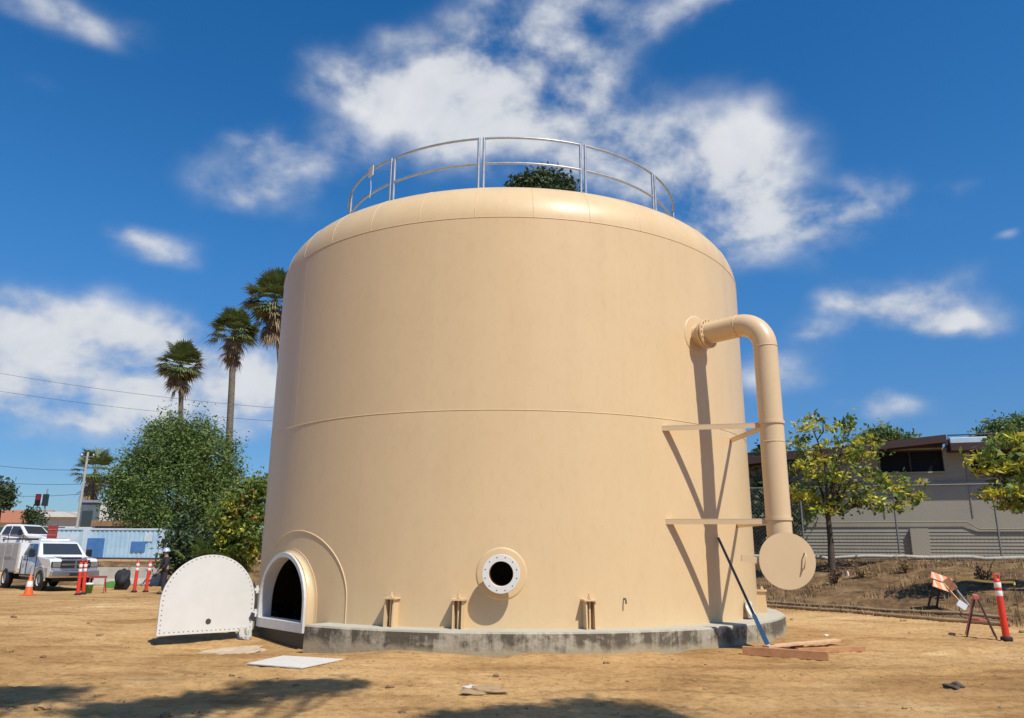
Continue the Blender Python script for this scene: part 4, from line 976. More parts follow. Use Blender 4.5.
# ------------------------------------------------------------------ a worker
def skin_body(name, joints, edges, m, parent, sub=2):
    me = bpy.data.meshes.new(name); me.from_pydata([j[0] for j in joints], edges, []); o = bpy.data.objects.new(name, me); COL.objects.link(o)
    o.modifiers.new('skin', 'SKIN'); sv = me.skin_vertices[0].data
    for i, (c, r) in enumerate(joints): sv[i].radius = (r, r) if not hasattr(r, '__len__') else r; sv[i].use_root = i == 0
    s = o.modifiers.new('sub', 'SUBSURF'); s.levels = sub; s.render_levels = sub
    dg = bpy.context.evaluated_depsgraph_get(); m2 = bpy.data.meshes.new_from_object(o.evaluated_get(dg)); o.modifiers.clear(); o.data = m2; bpy.data.meshes.remove(me)
    m2.name = name; m2.materials.clear(); m2.materials.append(m)
    for p_ in m2.polygons: p_.use_smooth = True
    o.parent = parent; return o
def make_person(loc, rz):
    t = thing('person', loc, 'worker in dark clothes and white hard hat beside the white door plate', 'person', rz=rz)
    # faces +x ; pelvis first
    J = [((0, 0, .93), .13), ((0, 0, 1.12), .125), ((.01, 0, 1.32), .145), ((.0, 0, 1.44), .10), ((.01, 0, 1.50), .055), ((.03, 0, 1.58), .075), ((.03, 0, 1.67), .085),
         ((0, .10, .90), .095), ((.03, .11, .50), .062), ((0, .12, .10), .042), ((.14, .13, .04), .036),
         ((0, -.10, .90), .095), ((.0, -.11, .50), .062), ((-.05, -.12, .10), .042), ((.09, -.13, .04), .036),
         ((0, .19, 1.40), .062), ((.02, .24, 1.12), .046), ((.18, .20, .93), .034), ((.24, .18, .88), .032),
         ((0, -.19, 1.40), .062), ((-.02, -.24, 1.12), .046), ((.12, -.24, .92), .034), ((.17, -.24, .86), .032)]
    E_ = [(0, 1), (1, 2), (2, 3), (3, 4), (4, 5), (5, 6), (0, 7), (7, 8), (8, 9), (9, 10), (0, 11), (11, 12), (12, 13), (13, 14), (2, 15), (15, 16), (16, 17), (17, 18), (2, 19), (19, 20), (20, 21), (21, 22)]
    b = skin_body('body', J, E_, M['skin'], t)
    for s, w in ((1, 18), (-1, 22)):                      # fingers
        c = Vector(J[w][0])
        for k in range(4): MB().tube([c + Vector((.0, (k - 1.5) * .018, -.01)), c + Vector((.03, (k - 1.5) * .02, -.045)), c + Vector((.025, (k - 1.5) * .02, -.08 + .006 * abs(k - 1.5)))], [.009, .008, .006], 6).build('finger', M['skin'], b)
        MB().tube([c + Vector((.0, -s * .03, 0)), c + Vector((.03, -s * .045, -.03)), c + Vector((.04, -s * .04, -.055))], [.010, .009, .007], 6).build('thumb', M['skin'], b)
    mb = MB(); mb.tube([(.10, 0, 1.645), (.125, 0, 1.615), (.118, 0, 1.605)], [.012, .018, .012], 8); mb.build('nose', M['skin'], b)
    JJ = [((0, 0, .95), .15), ((0, 0, 1.12), .145), ((.01, 0, 1.32), .165), ((0, 0, 1.45), .09), ((0, .19, 1.41), .078), ((.02, .24, 1.12), .060), ((.15, .21, .97), .048), ((0, -.19, 1.41), .078), ((-.02, -.24, 1.12), .060), ((.10, -.24, .96), .048)]
    skin_body('jacket', JJ, [(0, 1), (1, 2), (2, 3), (2, 4), (4, 5), (5, 6), (2, 7), (7, 8), (8, 9)], M['cloth_navy'], t)
    JT = [((0, 0, .97), .14), ((0, .10, .88), .112), ((.03, .11, .50), .082), ((.0, .12, .10), .066), ((0, -.10, .88), .112), ((.0, -.11, .50), .082), ((-.05, -.12, .10), .066)]
    skin_body('trousers', JT, [(0, 1), (1, 2), (2, 3), (0, 4), (4, 5), (5, 6)], M['cloth_jean'], t)
    for (x, y) in ((.05, .12), (0, -.12)): MB().box((x, y, .05), (.29, .105, .10)).build('boot', M['black'], t, bevel=.03)
    mb = MB(); mb.lathe([(.135, 1.69), (.125, 1.70), (.118, 1.74), (.095, 1.80), (.05, 1.835), (0, 1.84)], 24, (.03, 0, 0)); mb.add([Vector((.03 + .11, -.09, 1.695)), Vector((.03 + .11, .09, 1.695)), Vector((.03 + .20, .05, 1.68)), Vector((.03 + .20, -.05, 1.68))], [(0, 1, 2, 3)]); mb.build('hard_hat', M['hardhat'], t)
    return t
q = on_terrain(162.5, 594); make_person(q, R_(-150)).scale = (1.1, 1.1, .93)

# ------------------------------------------------------------------ vegetation
def leaves(pos, size, aspect, m, name, parent, droop=0., rng=RNG, flat=0.):
    n = len(pos)
    d = rng.standard_normal((n, 3)); d[:, 2] = d[:, 2] * (1 - droop) * (1 - flat) - droop * 1.5; d /= np.linalg.norm(d, axis=1)[:, None]
    e = rng.standard_normal((n, 3)); 
    if flat: e[:, 2] *= (1 - flat)
    e -= d * (e * d).sum(1)[:, None]; e /= np.linalg.norm(e, axis=1)[:, None]
    s = size * rng.uniform(.55, 1.35, n)[:, None]
    a = d * s; b = e * s * aspect
    v = np.stack([pos - a, pos + b, pos + a, pos - b], 1).reshape(-1, 3)
    return np_mesh(name, v, 4, m, parent)
def clump_pts(blobs, n_clump, per, csize, rng=RNG, inner=.45, cz=1.):
    out = []; vol = np.array([b[1][0] * b[1][1] * b[1][2] for b in blobs]) ** .6; pr = vol / vol.sum()
    for _ in range(n_clump):
        c, r = blobs[rng.choice(len(blobs), p=pr)]
        d = rng.standard_normal(3); d /= np.linalg.norm(d); k = inner + (1 - inner) * rng.random() ** .6
        p0 = np.array(c) + d * np.array(r) * k
        m_ = max(3, int(per * rng.uniform(.4, 1.5)))
        q = rng.standard_normal((m_, 3)) * csize * rng.uniform(.6, 1.3); q[:, 2] *= cz
        out.append(p0 + q)
    return np.concatenate(out)
def tree(name, base, label, cat, blobs, leaf, n_clump, per, csize, size, aspect=.45, droop=0., trunk_r=.2, bark='bark', lean=(0, 0), group=None, extra=None, flat=0., inner=.45, cz=1., seed=None, limbs=True):
    """blobs are given relative to the base: ((x,y,z),(rx,ry,rz))"""
    rng = np.random.default_rng(seed if seed is not None else random.randrange(1 << 30))
    base = Vector(base); t = thing(name, base, label, cat, group)
    cz_ = min(b[0][2] - b[1][2] * .5 for b in blobs); top = Vector((lean[0], lean[1], max(.4, cz_)))
    mb = MB(); pts = [Vector((0, 0, -.3)), Vector((0, 0, 0)), top * .5 + Vector((.04, .03, 0)), top]
    mb.tube(pts, [trunk_r * 1.25, trunk_r * 1.1, trunk_r * .85, trunk_r * .7], 10)
    if limbs:
        for c, r in blobs:
            c = Vector(c); mid = top.lerp(c, .5) + Vector((rng.uniform(-.2, .2), rng.uniform(-.2, .2), .12 * (c - top).length * .5))
            mb.tube([top - UP * .1, mid, c], [trunk_r * .5, trunk_r * .32, trunk_r * .12], 6)
            for _ in range(3):
                d = Vector(rng.standard_normal(3)).normalized(); e = c + Vector((d.x * r[0], d.y * r[1], d.z * r[2])) * .8
                mb.tube([mid.lerp(c, .6), mid.lerp(e, .7), e], [trunk_r * .2, trunk_r * .12, trunk_r * .04], 5)
    mb.build('trunk', M[bark], t)
    leaves(clump_pts(blobs, n_clump, per, csize, rng, inner, cz), size, aspect, M[leaf], 'crown', t, droop, rng, flat)
    if extra:
        for nm, lf, nc, pr, cs, sz in extra: leaves(clump_pts(blobs, nc, pr, cs, rng, .8), sz, .6, M[lf], nm, t, 0, rng)
    return t
def blob(px, py, y, rx, ry, rz_, base):     # a crown lobe from where it stands; radii in pixels at that distance
    p_ = at(px, py, y); s = y / 770
    return (tuple(p_ - np.array(base)), (rx * s, ry, rz_ * s))
# pepper tree
b0 = (float(at(178, 560, 47)[0]), 54, 1.1)
bl = [blob(170, 455, 54, 34, 2.2, 26, b0), blob(205, 462, 54, 32, 2.2, 30, b0), blob(140, 478, 53.5, 28, 2, 24, b0), blob(128, 500, 53.5, 20, 1.8, 24, b0), blob(180, 500, 53, 40, 2.4, 36, b0), blob(222, 500, 54, 26, 2.2, 36, b0), blob(195, 435, 54.5, 24, 1.6, 16, b0), blob(165, 430, 54.5, 14, 1.2, 12, b0), blob(190, 535, 53.5, 40, 2, 26, b0), blob(150, 520, 53, 26, 2, 22, b0)]
tree('pepper_tree', b0, 'broad bright green pepper tree with drooping foliage behind the container', 'tree', bl, 'leaf_pepper', 880, 80, .40, .125, .36, .35, .32, seed=1, inner=.45, cz=1.3)
# small tree behind the pole
b0 = (float(at(-4, 530, 66)[0]), 66, 1.1)
tree('dark_tree', b0, 'dark tree cut by the left edge of the photo above the tiled house', 'tree', [blob(-6, 492, 66, 14, 1.6, 12, b0), blob(2, 500, 66, 8, 1.2, 7, b0)], 'leaf_dark', 120, 18, .3, .2, .4, seed=3)
b0 = (float(at(33, 530, 66)[0]), 66, 1.1)
tree('round_shrub', b0, 'small dark shrub in front of the flat roofed house', 'shrub', [blob(33, 515, 66, 8, .8, 6, b0), blob(36, 520, 66, 8, .8, 5, b0)], 'leaf_dark', 60, 16, .25, .16, .4, seed=4, trunk_r=.08)
# flowering bush next to the tank and palms at its foot
b0 = (float(at(244, 575, 34)[0]), 34, .02)
bl = [blob(248, 500, 34, 20, 1.2, 20, b0), blob(232, 520, 34, 20, 1.2, 22, b0), blob(256, 530, 34, 18, 1.2, 26, b0), blob(238, 548, 34, 22, 1.2, 18, b0), blob(262, 490, 34, 10, 1, 10, b0)]
tree('flowering_bush', b0, 'tall bush with orange red blossoms close to the left side of the tank', 'bush', bl, 'leaf_green', 420, 22, .20, .10, .45, .1, .10, seed=5, extra=[('blossom', 'leaf_flower', 26, 9, .13, .07), ('red_blossom', 'leaf_red', 9, 6, .1, .06), ('yellow_leaves', 'leaf_yellow', 90, 14, .16, .09)])
b0 = (float(at(205, 575, 37)[0]), 37, .02)
bl = [blob(205, 545, 37, 26, 1.3, 22, b0), blob(190, 555, 37, 18, 1.2, 14, b0), blob(228, 548, 37, 18, 1.2, 18, b0), blob(180, 540, 37, 13, 1, 20, b0), blob(174, 560, 37, 10, .9, 13, b0)]
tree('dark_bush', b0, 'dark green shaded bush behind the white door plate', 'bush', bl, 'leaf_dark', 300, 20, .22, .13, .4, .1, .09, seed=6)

def frond_fan(org, d, L, rng, petiole, n=15, spread=1.35, droop=.35):
    """one fan leaf as thin blades; returns (verts4)"""
    d = d / np.linalg.norm(d); side = np.cross(d, [0, 0, 1.]); sn = np.linalg.norm(side)
    side = side / sn if sn > 1e-3 else np.array([1., 0, 0]); upv = np.cross(side, d)
    c = org + d * petiole; out = []
    w = .018
    out += [org - side * w, org + side * w, c + side * w, c - side * w]
    for k in range(n):
        a = (k / (n - 1) - .5) * 2 * spread; l = L * (1 - .25 * abs(a / spread)) * rng.uniform(.85, 1.1)
        e = d * math.cos(a) + side * math.sin(a); pz = np.cross(e, upv); pz /= np.linalg.norm(pz)
        mid = c + e * l * .6 + upv * .02; tip = c + e * l - np.array([0, 0, 1.]) * droop * l * rng.uniform(.3, 1.2)
        hw = .035 * L / .9 + .012
        out += [c, mid + pz * hw, tip, mid - pz * hw]
    return out
def palm(base, cpt, label, rcrown, n_fr=46, skirt=34, tr=.22, seed=0, group='fan palms beyond the tank'):
    rng = np.random.default_rng(seed); base = Vector(base); t = thing('fan_palm', base, label, 'palm tree', group)
    top = Vector(cpt) - base; mb = MB()
    pts = [Vector((0, 0, -.3))] + [Vector((top.x * (q ** 1.4), top.y * q, top.z * q)) for q in np.linspace(0.02, 1, 12)]
    mb.tube(pts, [tr * 1.5, tr * 1.4] + list(np.linspace(tr * 1.1, tr * .85, 11)), 12); mb.build('trunk', M['bark_palm'], t)
    tp_ = np.array(top); vg = []; vd = []
    for k in range(n_fr):
        az = rng.uniform(0, 2 * math.pi); el_ = rng.uniform(-.55, 1.5); d = np.array([math.cos(az) * math.cos(el_), math.sin(az) * math.cos(el_), math.sin(el_)])
        vg += frond_fan(tp_ + np.array([0, 0, rng.uniform(-.2, .3)]), d, rcrown * .56, rng, rcrown * rng.uniform(.36, .60), 13, 1.2, .22)
    for k in range(skirt):
        az = rng.uniform(0, 2 * math.pi); el_ = rng.uniform(-1.45, -.3); d = np.array([math.cos(az) * math.cos(el_), math.sin(az) * math.cos(el_), math.sin(el_)])
        vd += frond_fan(tp_ + np.array([0, 0, rng.uniform(-rcrown * .75, .05)]), d, rcrown * .45, rng, rcrown * rng.uniform(.2, .4), 9, .8, .5)
    np_mesh('crown', np.array(vg), 4, M['leaf_palm'], t); np_mesh('dead_fronds', np.array(vd), 4, M['leaf_dead'], t)
for px, py, bx, y, rc, lb, sd_ in ((181, 366, 175, 62, 2.1, 'leftmost and lowest of the three tall fan palms', 1), (234, 333, 221, 58, 2.1, 'middle fan palm with a long leaning trunk', 2), (275, 302, 285, 60, 2.75, 'tallest fan palm, its crown partly hidden by the tank edge', 3)):
    c = at(px, py, y); b_ = at(bx, 560, y); palm((b_[0], y, 1.0), c, lb, rc, 105, 42, .26 if sd_ == 2 else .21, sd_)
palm((float(at(90, 560, 66)[0]), 66, 1.0), at(95, 472, 66), 'feathery low palm just behind the utility pole', 2.3, 44, 22, .18, 8)
# low palm leaves behind the door plate
b_ = at(212, 575, 33.5); t = thing('young_palm', (b_[0], 33.5, 0.02), 'young palm with pale blades in front of the dark bush', 'palm')
vg = []; rng = np.random.default_rng(4)
for k in range(26):
    az = rng.uniform(0, 6.28); el_ = rng.uniform(.5, 1.3); vg += frond_fan(np.array([0, 0, .3]), np.array([math.cos(az) * math.cos(el_), math.sin(az) * math.cos(el_), math.sin(el_)]), .7, rng, rng.uniform(.7, 1.6))
np_mesh('fronds', np.array(vg), 4, M['leaf_pepper'], t); MB().tube([(0, 0, -.1), (0, 0, .5)], [.14, .10], 10).build('trunk', M['bark_palm'], t)
# tall tree behind the tank
b0 = (float(at(545, 500, 42)[0]), 42, 1.0)
bl = [blob(540, 195, 42, 30, 2, 18, b0), blob(525, 192, 42, 18, 1.6, 12, b0), blob(560, 192, 42, 16, 1.5, 12, b0), blob(541, 185, 42, 14, 1.2, 10, b0), blob(545, 210, 42, 36, 2.2, 22, b0)]
tree('tall_dark_tree', b0, 'tall dark tree whose top shows above the tank roof', 'tree', bl, 'leaf_dark', 520, 22, .26, .17, .4, .1, .35, seed=9)
# right: yellow-green trees on the bank
def right_tree(px, py, y, spec, label, seed, n_clump, lean=(0, 0), tr=.13):
    q = on_terrain(px, py); b0 = (q.x, q.y, q.z)
    bl = [blob(a, b, q.y + dy, rx, ry, rz_, b0) for a, b, dy, rx, ry, rz_ in spec]
    return tree('young_tree', b0, label, 'tree', bl, 'leaf_yellow', n_clump, 17, .14, .115, .33, .15, tr, seed=seed, flat=.45, inner=.2, cz=.5, lean=lean, group='yellow green trees on the bank', extra=[('green_leaves', 'leaf_green', int(n_clump * .85), 13, .14, .10), ('seed_pods', 'leaf_red', 6, 4, .05, .07)])
right_tree(832, 572, 0, [(812, 425, 0, 20, .8, 10), (800, 448, .3, 16, .8, 11), (838, 448, -.3, 26, .9, 10), (866, 458, .2, 22, .9, 9), (815, 470, -.3, 26, 1, 11), (855, 478, -.5, 28, 1, 10), (895, 484, 0, 26, .8, 8), (840, 496, .2, 34, 1, 10), (880, 503, -.3, 26, .8, 8), (806, 494, .3, 18, .8, 10), (912, 496, -.2, 14, .6, 6), (825, 510, 0, 20, .8, 7), (872, 440, 0, 12, .6, 6), (845, 425, 0, 8, .5, 5)], 'yellow green young tree with layered branches beside the overflow pipe', 31, 170, (.05, 0))
right_tree(1046, 590, 0, [(985, 455, 0, 22, .7, 6), (1010, 468, .2, 26, .8, 8), (1040, 455, 0, 34, .9, 12), (1005, 492, -.2, 22, .7, 7), (1036, 490, .2, 28, .8, 12), (1020, 440, .3, 20, .7, 7), (1060, 470, 0, 30, .9, 20), (990, 470, 0, 12, .5, 4), (1016, 505, 0, 14, .6, 4)], 'yellow green young tree cut by the right edge, in front of the grey wall', 32, 130)
# shrubs between the tank and the grey wall
for px, py, y, bls, lb, sd_ in ((770, 560, 38, [(770, 470, 20, 1.5, 26), (785, 505, 22, 1.5, 30), (762, 520, 22, 1.5, 34), (790, 540, 18, 1.2, 16)], 'dark shaded tree between the overflow pipe and grey building', 41),):
    q = at(px, 556, y); b0 = (q[0], y, float(gz(q[0], y)))
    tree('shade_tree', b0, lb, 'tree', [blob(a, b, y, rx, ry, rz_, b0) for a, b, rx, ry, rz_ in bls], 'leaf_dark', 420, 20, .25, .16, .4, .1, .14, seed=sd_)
# trees behind the building
for px, bls, lb, sd_ in ((880, [(882, 440, 18, 1.5, 9), (868, 446, 14, 1.5, 7), (898, 444, 14, 1.5, 6)], 'rounded tree top peeking over the left roof of the grey building', 51), (1010, [(1012, 432, 28, 2, 14), (995, 440, 18, 1.5, 8), (1035, 430, 26, 2, 15)], 'rounded dark tree rising behind the right roof of the grey building', 52)):
    y = 56; q = at(px, 560, y); b0 = (q[0], y, 1.4)
    tree('rounded_tree', b0, lb, 'tree', [blob(a, b, y, rx, ry, rz_, b0) for a, b, rx, ry, rz_ in bls], 'leaf_mid', 330, 22, .28, .17, .4, .1, .25, seed=sd_)

# trees behind the viewer: their shade falls on the foreground dirt
def shade_blob(px, py, hgt, r):
    g = on_ground(px, py); k = hgt / SUN.z; c = g + np.array(SUN) * k
    return (c, r)
bs = [shade_blob(20, 695, 12.5, (.75, .55, .5)), shade_blob(-40, 700, 13.2, (.9, .6, .5)), shade_blob(290, 687, 13.5, (.75, .5, .45)), shade_blob(225, 699, 12.6, (.6, .45, .4)), shade_blob(330, 684, 12.2, (.45, .4, .35)), shade_blob(130, 712, 11.6, (.7, .5, .4)), shade_blob(170, 706, 12.8, (.5, .35, .3)),
      shade_blob(600, 708, 12.0, (.6, .35, .35)), shade_blob(470, 718, 11.5, (.45, .3, .3)), shade_blob(570, 716, 11.8, (.55, .35, .3)), shade_blob(520, 712, 12.6, (.3, .2, .2)), shade_blob(660, 716, 11.5, (.4, .35, .3))]
b0 = np.array([3.0, -7.5, 0.0])
bl = [(tuple(c - b0), r) for c, r in bs]
tree('eucalyptus_tree', tuple(b0), 'tall loose eucalyptus behind the viewer shading the foreground dirt', 'tree', bl, 'leaf_mid', 560, 20, .15, .10, .34, .5, .17, seed=61, lean=(.2, 2.0), inner=.1, limbs=True)

# dry growth on the bank
def blades(n, name, m, sampler, hmin, hmax, w, lab):
    ps = []
    while len(ps) < n:
        x, y = sampler(); ps.append((x, y))
    ps = np.array(ps); z = gz(ps[:, 0], ps[:, 1]) - .01; b = np.column_stack([ps, z]); k = len(b)
    az = RNG.uniform(0, 6.28, k); h = RNG.uniform(hmin, hmax, k) ; ln = RNG.uniform(.1, .8, k)
    s = np.column_stack([np.cos(az), np.sin(az), np.zeros(k)]); tip = b + np.column_stack([np.cos(az + 1.3) * ln * h, np.sin(az + 1.3) * ln * h, h])
    v = np.stack([b - s * w, b + s * w, tip], 1).reshape(-1, 3); o = np_mesh(name, v, 3, m); tag(o, lab, name.replace('_', ' '), kind='stuff')
def samp_bank():
    while True:
        s = RNG.uniform(-9, 9); t_ = RNG.uniform(.3, 11)
        x = FOOT[0] + BU[0] * s + BN[0] * t_; y = FOOT[1] + BU[1] * s + BN[1] * t_
        if vnoise(np.array(x), np.array(y), .9) + RNG.uniform(-.45, .35) > .15: return x, y
blades(4800, 'dry_grass', M['dry'], samp_bank, .06, .24, .012, 'dry straw coloured grass over the brown bank')
blades(2400, 'dead_weeds', M['dry_brown'], samp_bank, .08, .30, .013, 'dead brown weeds scattered over the bank')
def samp_left():
    return RNG.uniform(-22, -10), RNG.uniform(36, 42)
blades(1000, 'verge_grass', M['dry'], samp_left, .08, .3, .014, 'dry grass on the slope below the blue container')
for i, (px, py, r, lf, lb) in enumerate(((836, 584, .42, 'leaf_red', 'tall reddish dry weed clump below the young tree trunk'), (800, 585, .32, 'dry_brown', 'brown dry weed clump near the round pipe cover'), (862, 578, .35, 'dry', 'straw coloured weed clump on the bank right of the trunk'), (905, 572, .40, 'dry', 'straw coloured weed clump below the fence'), (985, 585, .40, 'dry_brown', 'dark brown weed clump behind the red post'))):
    q = on_terrain(px, py); t = thing('weed_clump', q, lb, 'weeds', 'weed clumps on the bank'); mb = MB(); rr = random.Random(i)
    pts = []
    for k in range(22):
        a = rr.uniform(0, 6.28); l = rr.uniform(.5, 1.3) * r; e = Vector((math.cos(a) * l * .7, math.sin(a) * l * .7, l * rr.uniform(.7, 1.6))); mb.tube([(0, 0, -.05), e * .5 + Vector((0, 0, .05)), e], [.010, .008, .004], 4)
        for _ in range(9): pts.append(np.array(e) * rr.uniform(.4, 1.05) + np.array([rr.gauss(0, .05) for _ in range(3)]))
    mb.build('stems', M['dry_brown'], t); leaves(np.array(pts), .05, .4, M[lf if lf != 'leaf_red' else 'dry_brown'], 'foliage', t)

# gravel strewn over the dirt
def gravel():
    n = 4200; v = []; f = []
    base = [(1, 0, 0), (-1, 0, 0), (0, 1, 0), (0, -1, 0), (0, 0, 1), (0, 0, -.5)]; fc = [(0, 2, 4), (2, 1, 4), (1, 3, 4), (3, 0, 4), (2, 0, 5), (1, 2, 5), (3, 1, 5), (0, 3, 5)]
    for _ in range(n):
        y = 7 + 26 * RNG.random() ** 1.6; x = RNG.uniform(-.75, .75) * y
        if math.hypot(x - AX.x, y - AX.y) < 6.35: continue
        s = .005 + .022 * RNG.random() ** 6; z = float(gz(x, y)); a = RNG.uniform(0, 6.28); ca, sa = math.cos(a), math.sin(a); o = len(v)
        for bx_, by_, bz_ in base:
            k = RNG.uniform(.6, 1.3); X = bx_ * s * 1.3 * k; Y = by_ * s * k; v.append((x + X * ca - Y * sa, y + X * sa + Y * ca, z + bz_ * s * .7 * k + s * .15))
        f += [tuple(i + o for i in q) for q in fc]
    mb = MB(); mb.add(v, f); tag(mb.build('gravel', M['stone']), 'small stones strewn over the dirt', 'gravel', kind='stuff')
gravel()
def clods():
    rng = np.random.default_rng(5); bm = bmesh.new()
    for _ in range(170):
        y = 7.5 + 20 * rng.random() ** 1.4; x = rng.uniform(-.72, .72) * y
        if math.hypot(x - AX.x, y - AX.y) < 6.45: continue
        s_ = .010 + .045 * rng.random() ** 4; r_ = bmesh.ops.create_icosphere(bm, subdivisions=2, radius=1)
        ph = rng.uniform(0, 6, 3)
        for v in r_['verts']:
            k = 1 + .25 * math.sin(v.co.x * 4 + ph[0]) + .2 * math.sin(v.co.y * 5 + ph[1] + v.co.z * 4)
            v.co = Vector((x + v.co.x * s_ * 1.4 * k, y + v.co.y * s_ * k, float(gz(x, y)) + s_ * .3 + v.co.z * s_ * .65 * k))
    me = bpy.data.meshes.new('dirt_clods'); bm.to_mesh(me); bm.free(); me.materials.append(M['clod_tan']); o = bpy.data.objects.new('dirt_clods', me); COL.objects.link(o)
    tag(o, 'small crumbs of dry earth over the dirt', 'clods', kind='stuff')
clods()

# ------------------------------------------------------------------ grey building, kerb and fence on the right
BU = np.array([.95, -.3122]); BN = np.array([.3122, .95]); A0 = np.array([18.0, 36.0]); rzB = math.atan2(BU[1], BU[0])
ZG = 1.42
bd = thing('long_building', (A0[0], A0[1], ZG), 'long grey building with dark windows and dark red eaves behind a fence', 'building', rz=rzB)
# local: x along BU (to the right/nearer), y = away from the viewer
def zat(px, py, off=0):
    """height above ZG of a sight line where it meets the facade"""
    d = ray(px, py); n2 = BN; t_ = (np.dot(A0, n2) - off) / (d[0] * n2[0] + d[1] * n2[1]); return CAMH + d[2] * t_ - ZG
def sat(px, py=480):
    d = ray(px, py); t_ = np.dot(A0, BN) / (d[0] * BN[0] + d[1] * BN[1]); q = np.array([d[0] * t_, d[1] * t_]) - A0; return float(np.dot(q, BU))
S0, S1 = sat(735), 16.0
hE = zat(905, 448.5)
w0, w1 = sat(880), sat(946); wz0, wz1 = zat(910, 472), zat(910, 450)
v0, v1 = sat(973), 14.0; vz0, vz1 = zat(1000, 474), zat(1000, 451)
def wall_with_holes(x0, x1, h, holes, m, name, th=.25):
    mb = MB(); xs = sorted({x0, x1, *[a for hh in holes for a in hh[:2]]}); 
    for a, b in zip(xs[:-1], xs[1:]):
        hs_ = [hh for hh in holes if hh[0] <= a + 1e-6 and hh[1] >= b - 1e-6]
        if not hs_: mb.box(((a + b) / 2, th / 2, h / 2), (b - a, th, h))
        else:
            _, _, z0, z1 = hs_[0]; mb.box(((a + b) / 2, th / 2, z0 / 2), (b - a, th, z0))
            if h > z1: mb.box(((a + b) / 2, th / 2, (h + z1) / 2), (b - a, th, h - z1))
    return mb.build(name, m, bd)
wall_with_holes(S0, S1, hE, [(w0, w1, wz0, wz1), (v0, v1, vz0, vz1)], M['wall_grey'], 'wall')
MB().box(((S0 + S1) / 2, 4.2, hE / 2), (S1 - S0, 7.8, hE - .02)).build('rear_wall', M['wall_grey'], bd)
for a, b, z0, z1 in ((w0, w1, wz0, wz1), (v0, v1, vz0, vz1)):
    w_ = MB().box(((a + b) / 2, .18, (z0 + z1) / 2), (b - a, .04, z1 - z0)).build('window', M['dull_glass'], bd)
    mb = MB(); n = max(2, int((b - a) / 1.1))
    for k in range(n + 1): mb.box((a + (b - a) * k / n, .14, (z0 + z1) / 2), (.06, .08, z1 - z0))
    mb.box(((a + b) / 2, .14, z1 - .03), (b - a, .08, .06)); mb.build('window_frame', M['eave'], w_)
    MB().box(((a + b) / 2, -.03, z0 - .04), (b - a + .1, .14, .07)).build('window_sill', M['wall_grey'], w_)
sm_ = sat(947)
zl = lambda px, py: zat(px, py, 1.0)
ha, hb_, hc_ = zl(850, 445.5), zl(943, 434.5), zl(985, 441.5)
sl = (hb_ - ha) / (sm_ - sat(850)); h0 = hb_ - sl * (sm_ - S0 + .4)
MB().prism([(S0 - .4, h0 - .34), (sm_, hb_ - .34), (sm_, hb_), (S0 - .4, h0)], lambda u, v, d: Vector((u, d, v)), -1.0, 8.6).build('roof', M['fascia'], bd)
MB().prism([(S0 - .3, hE - .004), (sm_ - .02, hE - .004), (sm_ - .02, hb_ - .345), (S0 - .3, max(hE + .02, h0 - .345))], lambda u, v, d: Vector((u, d, v)), -.12, 8.4).build('soffit', M['eave'], bd)
MB().box(((sm_ + S1) / 2 + .1, 3.8, hc_ - .17), (S1 - sm_ - .1, 9.4, .34)).build('lower_roof', M['fascia'], bd)
MB().box(((sm_ + S1) / 2 + .1, 4.1, (hE + hc_ - .345) / 2), (S1 - sm_ - .3, 8.3, max(.05, hc_ - .345 - hE))).build('upper_wall', M['eave'], bd)
hR = hc_ - .42
MB().box((sm_ + 1.0, 0.2, hR + .58), (1.5, 1.2, .30)).build('roof_duct', M['cont_pale'], bd, bevel=.03)
mb = MB(); mb.tube([(sm_ + .2, -.3, hR + .42), (sm_ + .2, -.3, hR + .85), (sm_ + 2.0, -.3, hR + .85), (sm_ + 2.0, -.3, hR + .42)], .03, 6); mb.build('roof_rail', M['dark_steel'], bd)
hl = zat(960, 483)
MB().box(((S0 + S1) / 2, -.05, hl), (S1 - S0, .1, .10)).build('wall_ledge', M['siding'], bd)
mb = MB(); hs1 = zat(930, 530)
for k in range(9):
    z = .06 + k * hs1 / 9; mb.prism([(0, z), (-.045, z), (-.015, z + hs1 / 9 - .01), (0, z + hs1 / 9 - .01)], lambda u, v, d: Vector((d, u, v)), S0, S1)
mb.build('lap_siding', M['siding'], bd)
mb = MB(); zz = zat(930, 522)
mb.tube([(S0 + 2, -.12, zz), (sat(960), -.12, zz), (sat(972), -.12, zz - .32), (S1, -.12, zz - .32)], .035, 8); mb.build('wall_conduit', M['siding'], bd)
mb = MB(); mb.box((sat(912), -.14, .75), (.75, .22, 1.3)); mb.build('utility_cabinet', M['wall_grey'], bd, bevel=.01)
mb = MB()
for s in np.arange(S0 + 3, S1, 3.6): mb.box((s, -.02, hE / 2 + .9), (.05, .04, hE - 2.0))
mb.build('wall_joints', M['siding'], bd)
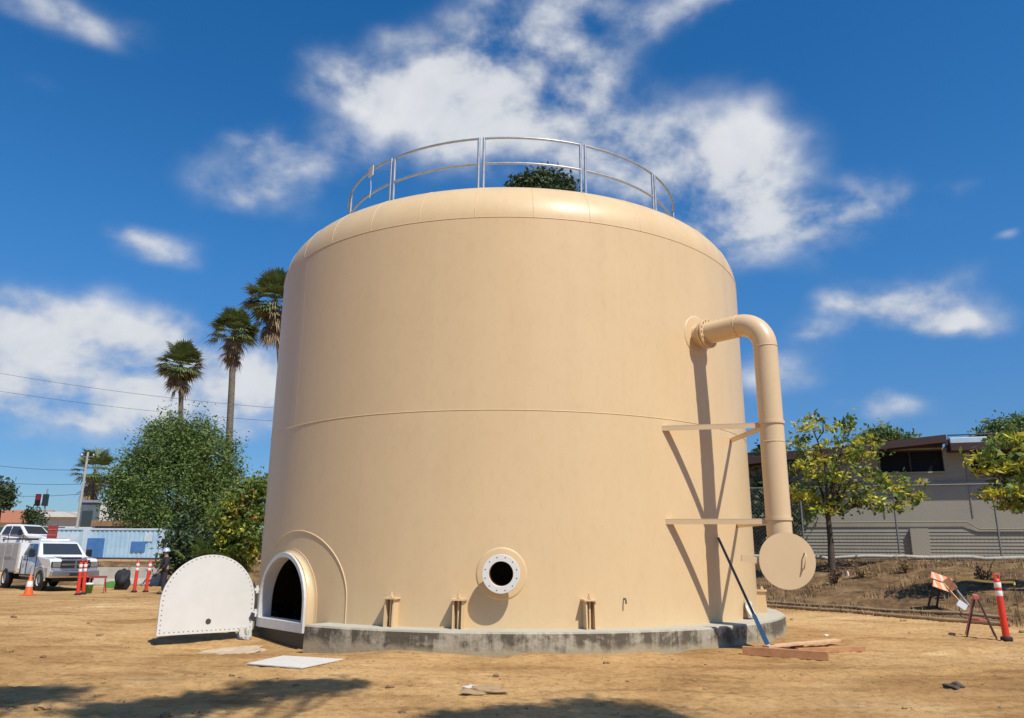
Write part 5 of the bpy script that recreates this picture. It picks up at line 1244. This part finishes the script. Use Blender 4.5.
# fence
fo_ = 2.6; FA = A0 - BN * fo_; hF = zat(1000, 483, fo_)
fe = thing('chain_link_fence', (FA[0], FA[1], ZG), 'grey chain link fence along the top of the bank before the building', 'fence', rz=rzB)
fs0, fs1 = S0 - .5, 13.0
d = ray(897, 530); t_ = np.dot(FA, BN) / (d[0] * BN[0] + d[1] * BN[1]); sp0 = float(np.dot(np.array([d[0] * t_, d[1] * t_]) - FA, BU))
d = ray(998, 530); t_ = np.dot(FA, BN) / (d[0] * BN[0] + d[1] * BN[1]); sp1 = float(np.dot(np.array([d[0] * t_, d[1] * t_]) - FA, BU))
stp = sp1 - sp0; ps = [sp0 + stp * k for k in range(-6, 6) if fs0 - .1 < sp0 + stp * k < fs1 + .1]
for s in ps: MB().tube([(s, 0, -.3), (s, 0, hF)], .04, 8).build('post', M['fence_wire'], fe)
mb = MB(); mb.tube([(fs0, 0, hF - .03), (fs1, 0, hF - .03)], .026, 8); mb.build('top_rail', M['fence_wire'], fe)
vq = []; st_ = .16; w_ = .0035
for dr in (-1, 1):
    for s in np.arange(fs0 - hF, fs1 + hF, st_):
        a = np.array([s, 0, 0.]); b = np.array([s + dr * hF, 0, hF]); lo = max(fs0, min(a[0], b[0])); hi = min(fs1, max(a[0], b[0]))
        if hi <= lo: continue
        f_ = lambda x: np.array([x, 0, hF * (x - a[0]) / (b[0] - a[0])]); p0, p1 = f_(lo), f_(hi); nrm = np.array([-(p1 - p0)[2], 0, (p1 - p0)[0]]); nrm /= np.linalg.norm(nrm)
        vq += [p0 - nrm * w_, p0 + nrm * w_, p1 + nrm * w_, p1 - nrm * w_]
np_mesh('mesh_wire', np.array(vq), 4, M['fence_wire'], fe)
# pale kerb on top of the bank
kA = A0 - BN * 4.3 + BU * sat(880); 
mb = MB(); pts = []
for k in range(40):
    s = -7 + 19 * k / 39; q = A0 - BN * 4.2 + BU * s; pts.append(Vector((q[0], q[1], float(gz(*q)) + .16)))
mb.tube(pts, .075, 10)
tag(mb.build('kerb', M['concrete_pale']), 'pale concrete kerb along the top of the bank', 'kerb', kind='structure')
# white debris on the bank
for px, py, lb, sd_ in ((921, 596, 'flat white scrap lying left of the orange barricade', 71), (848, 578, 'thin white scrap upright among the reddish weeds', 72)):
    tag(rock(on_terrain(px, py) + UP * .04, (.22, .08, .05) if sd_ == 71 else (.05, .05, .2), M['white_scrap'], 'white_scrap', seed=sd_), lb, 'scrap')

# ------------------------------------------------------------------ render settings
vs_ = sc.view_settings; vs_.view_transform = 'Standard'; vs_.look = 'None'; vs_.exposure = 0; vs_.gamma = 1; vs_.use_curve_mapping = False
sc.render.engine = 'CYCLES'; sc.cycles.max_bounces = 6; sc.cycles.diffuse_bounces = 3; sc.cycles.glossy_bounces = 3; sc.cycles.transmission_bounces = 4
try:
    sc.cycles.use_denoising = True
except Exception: pass
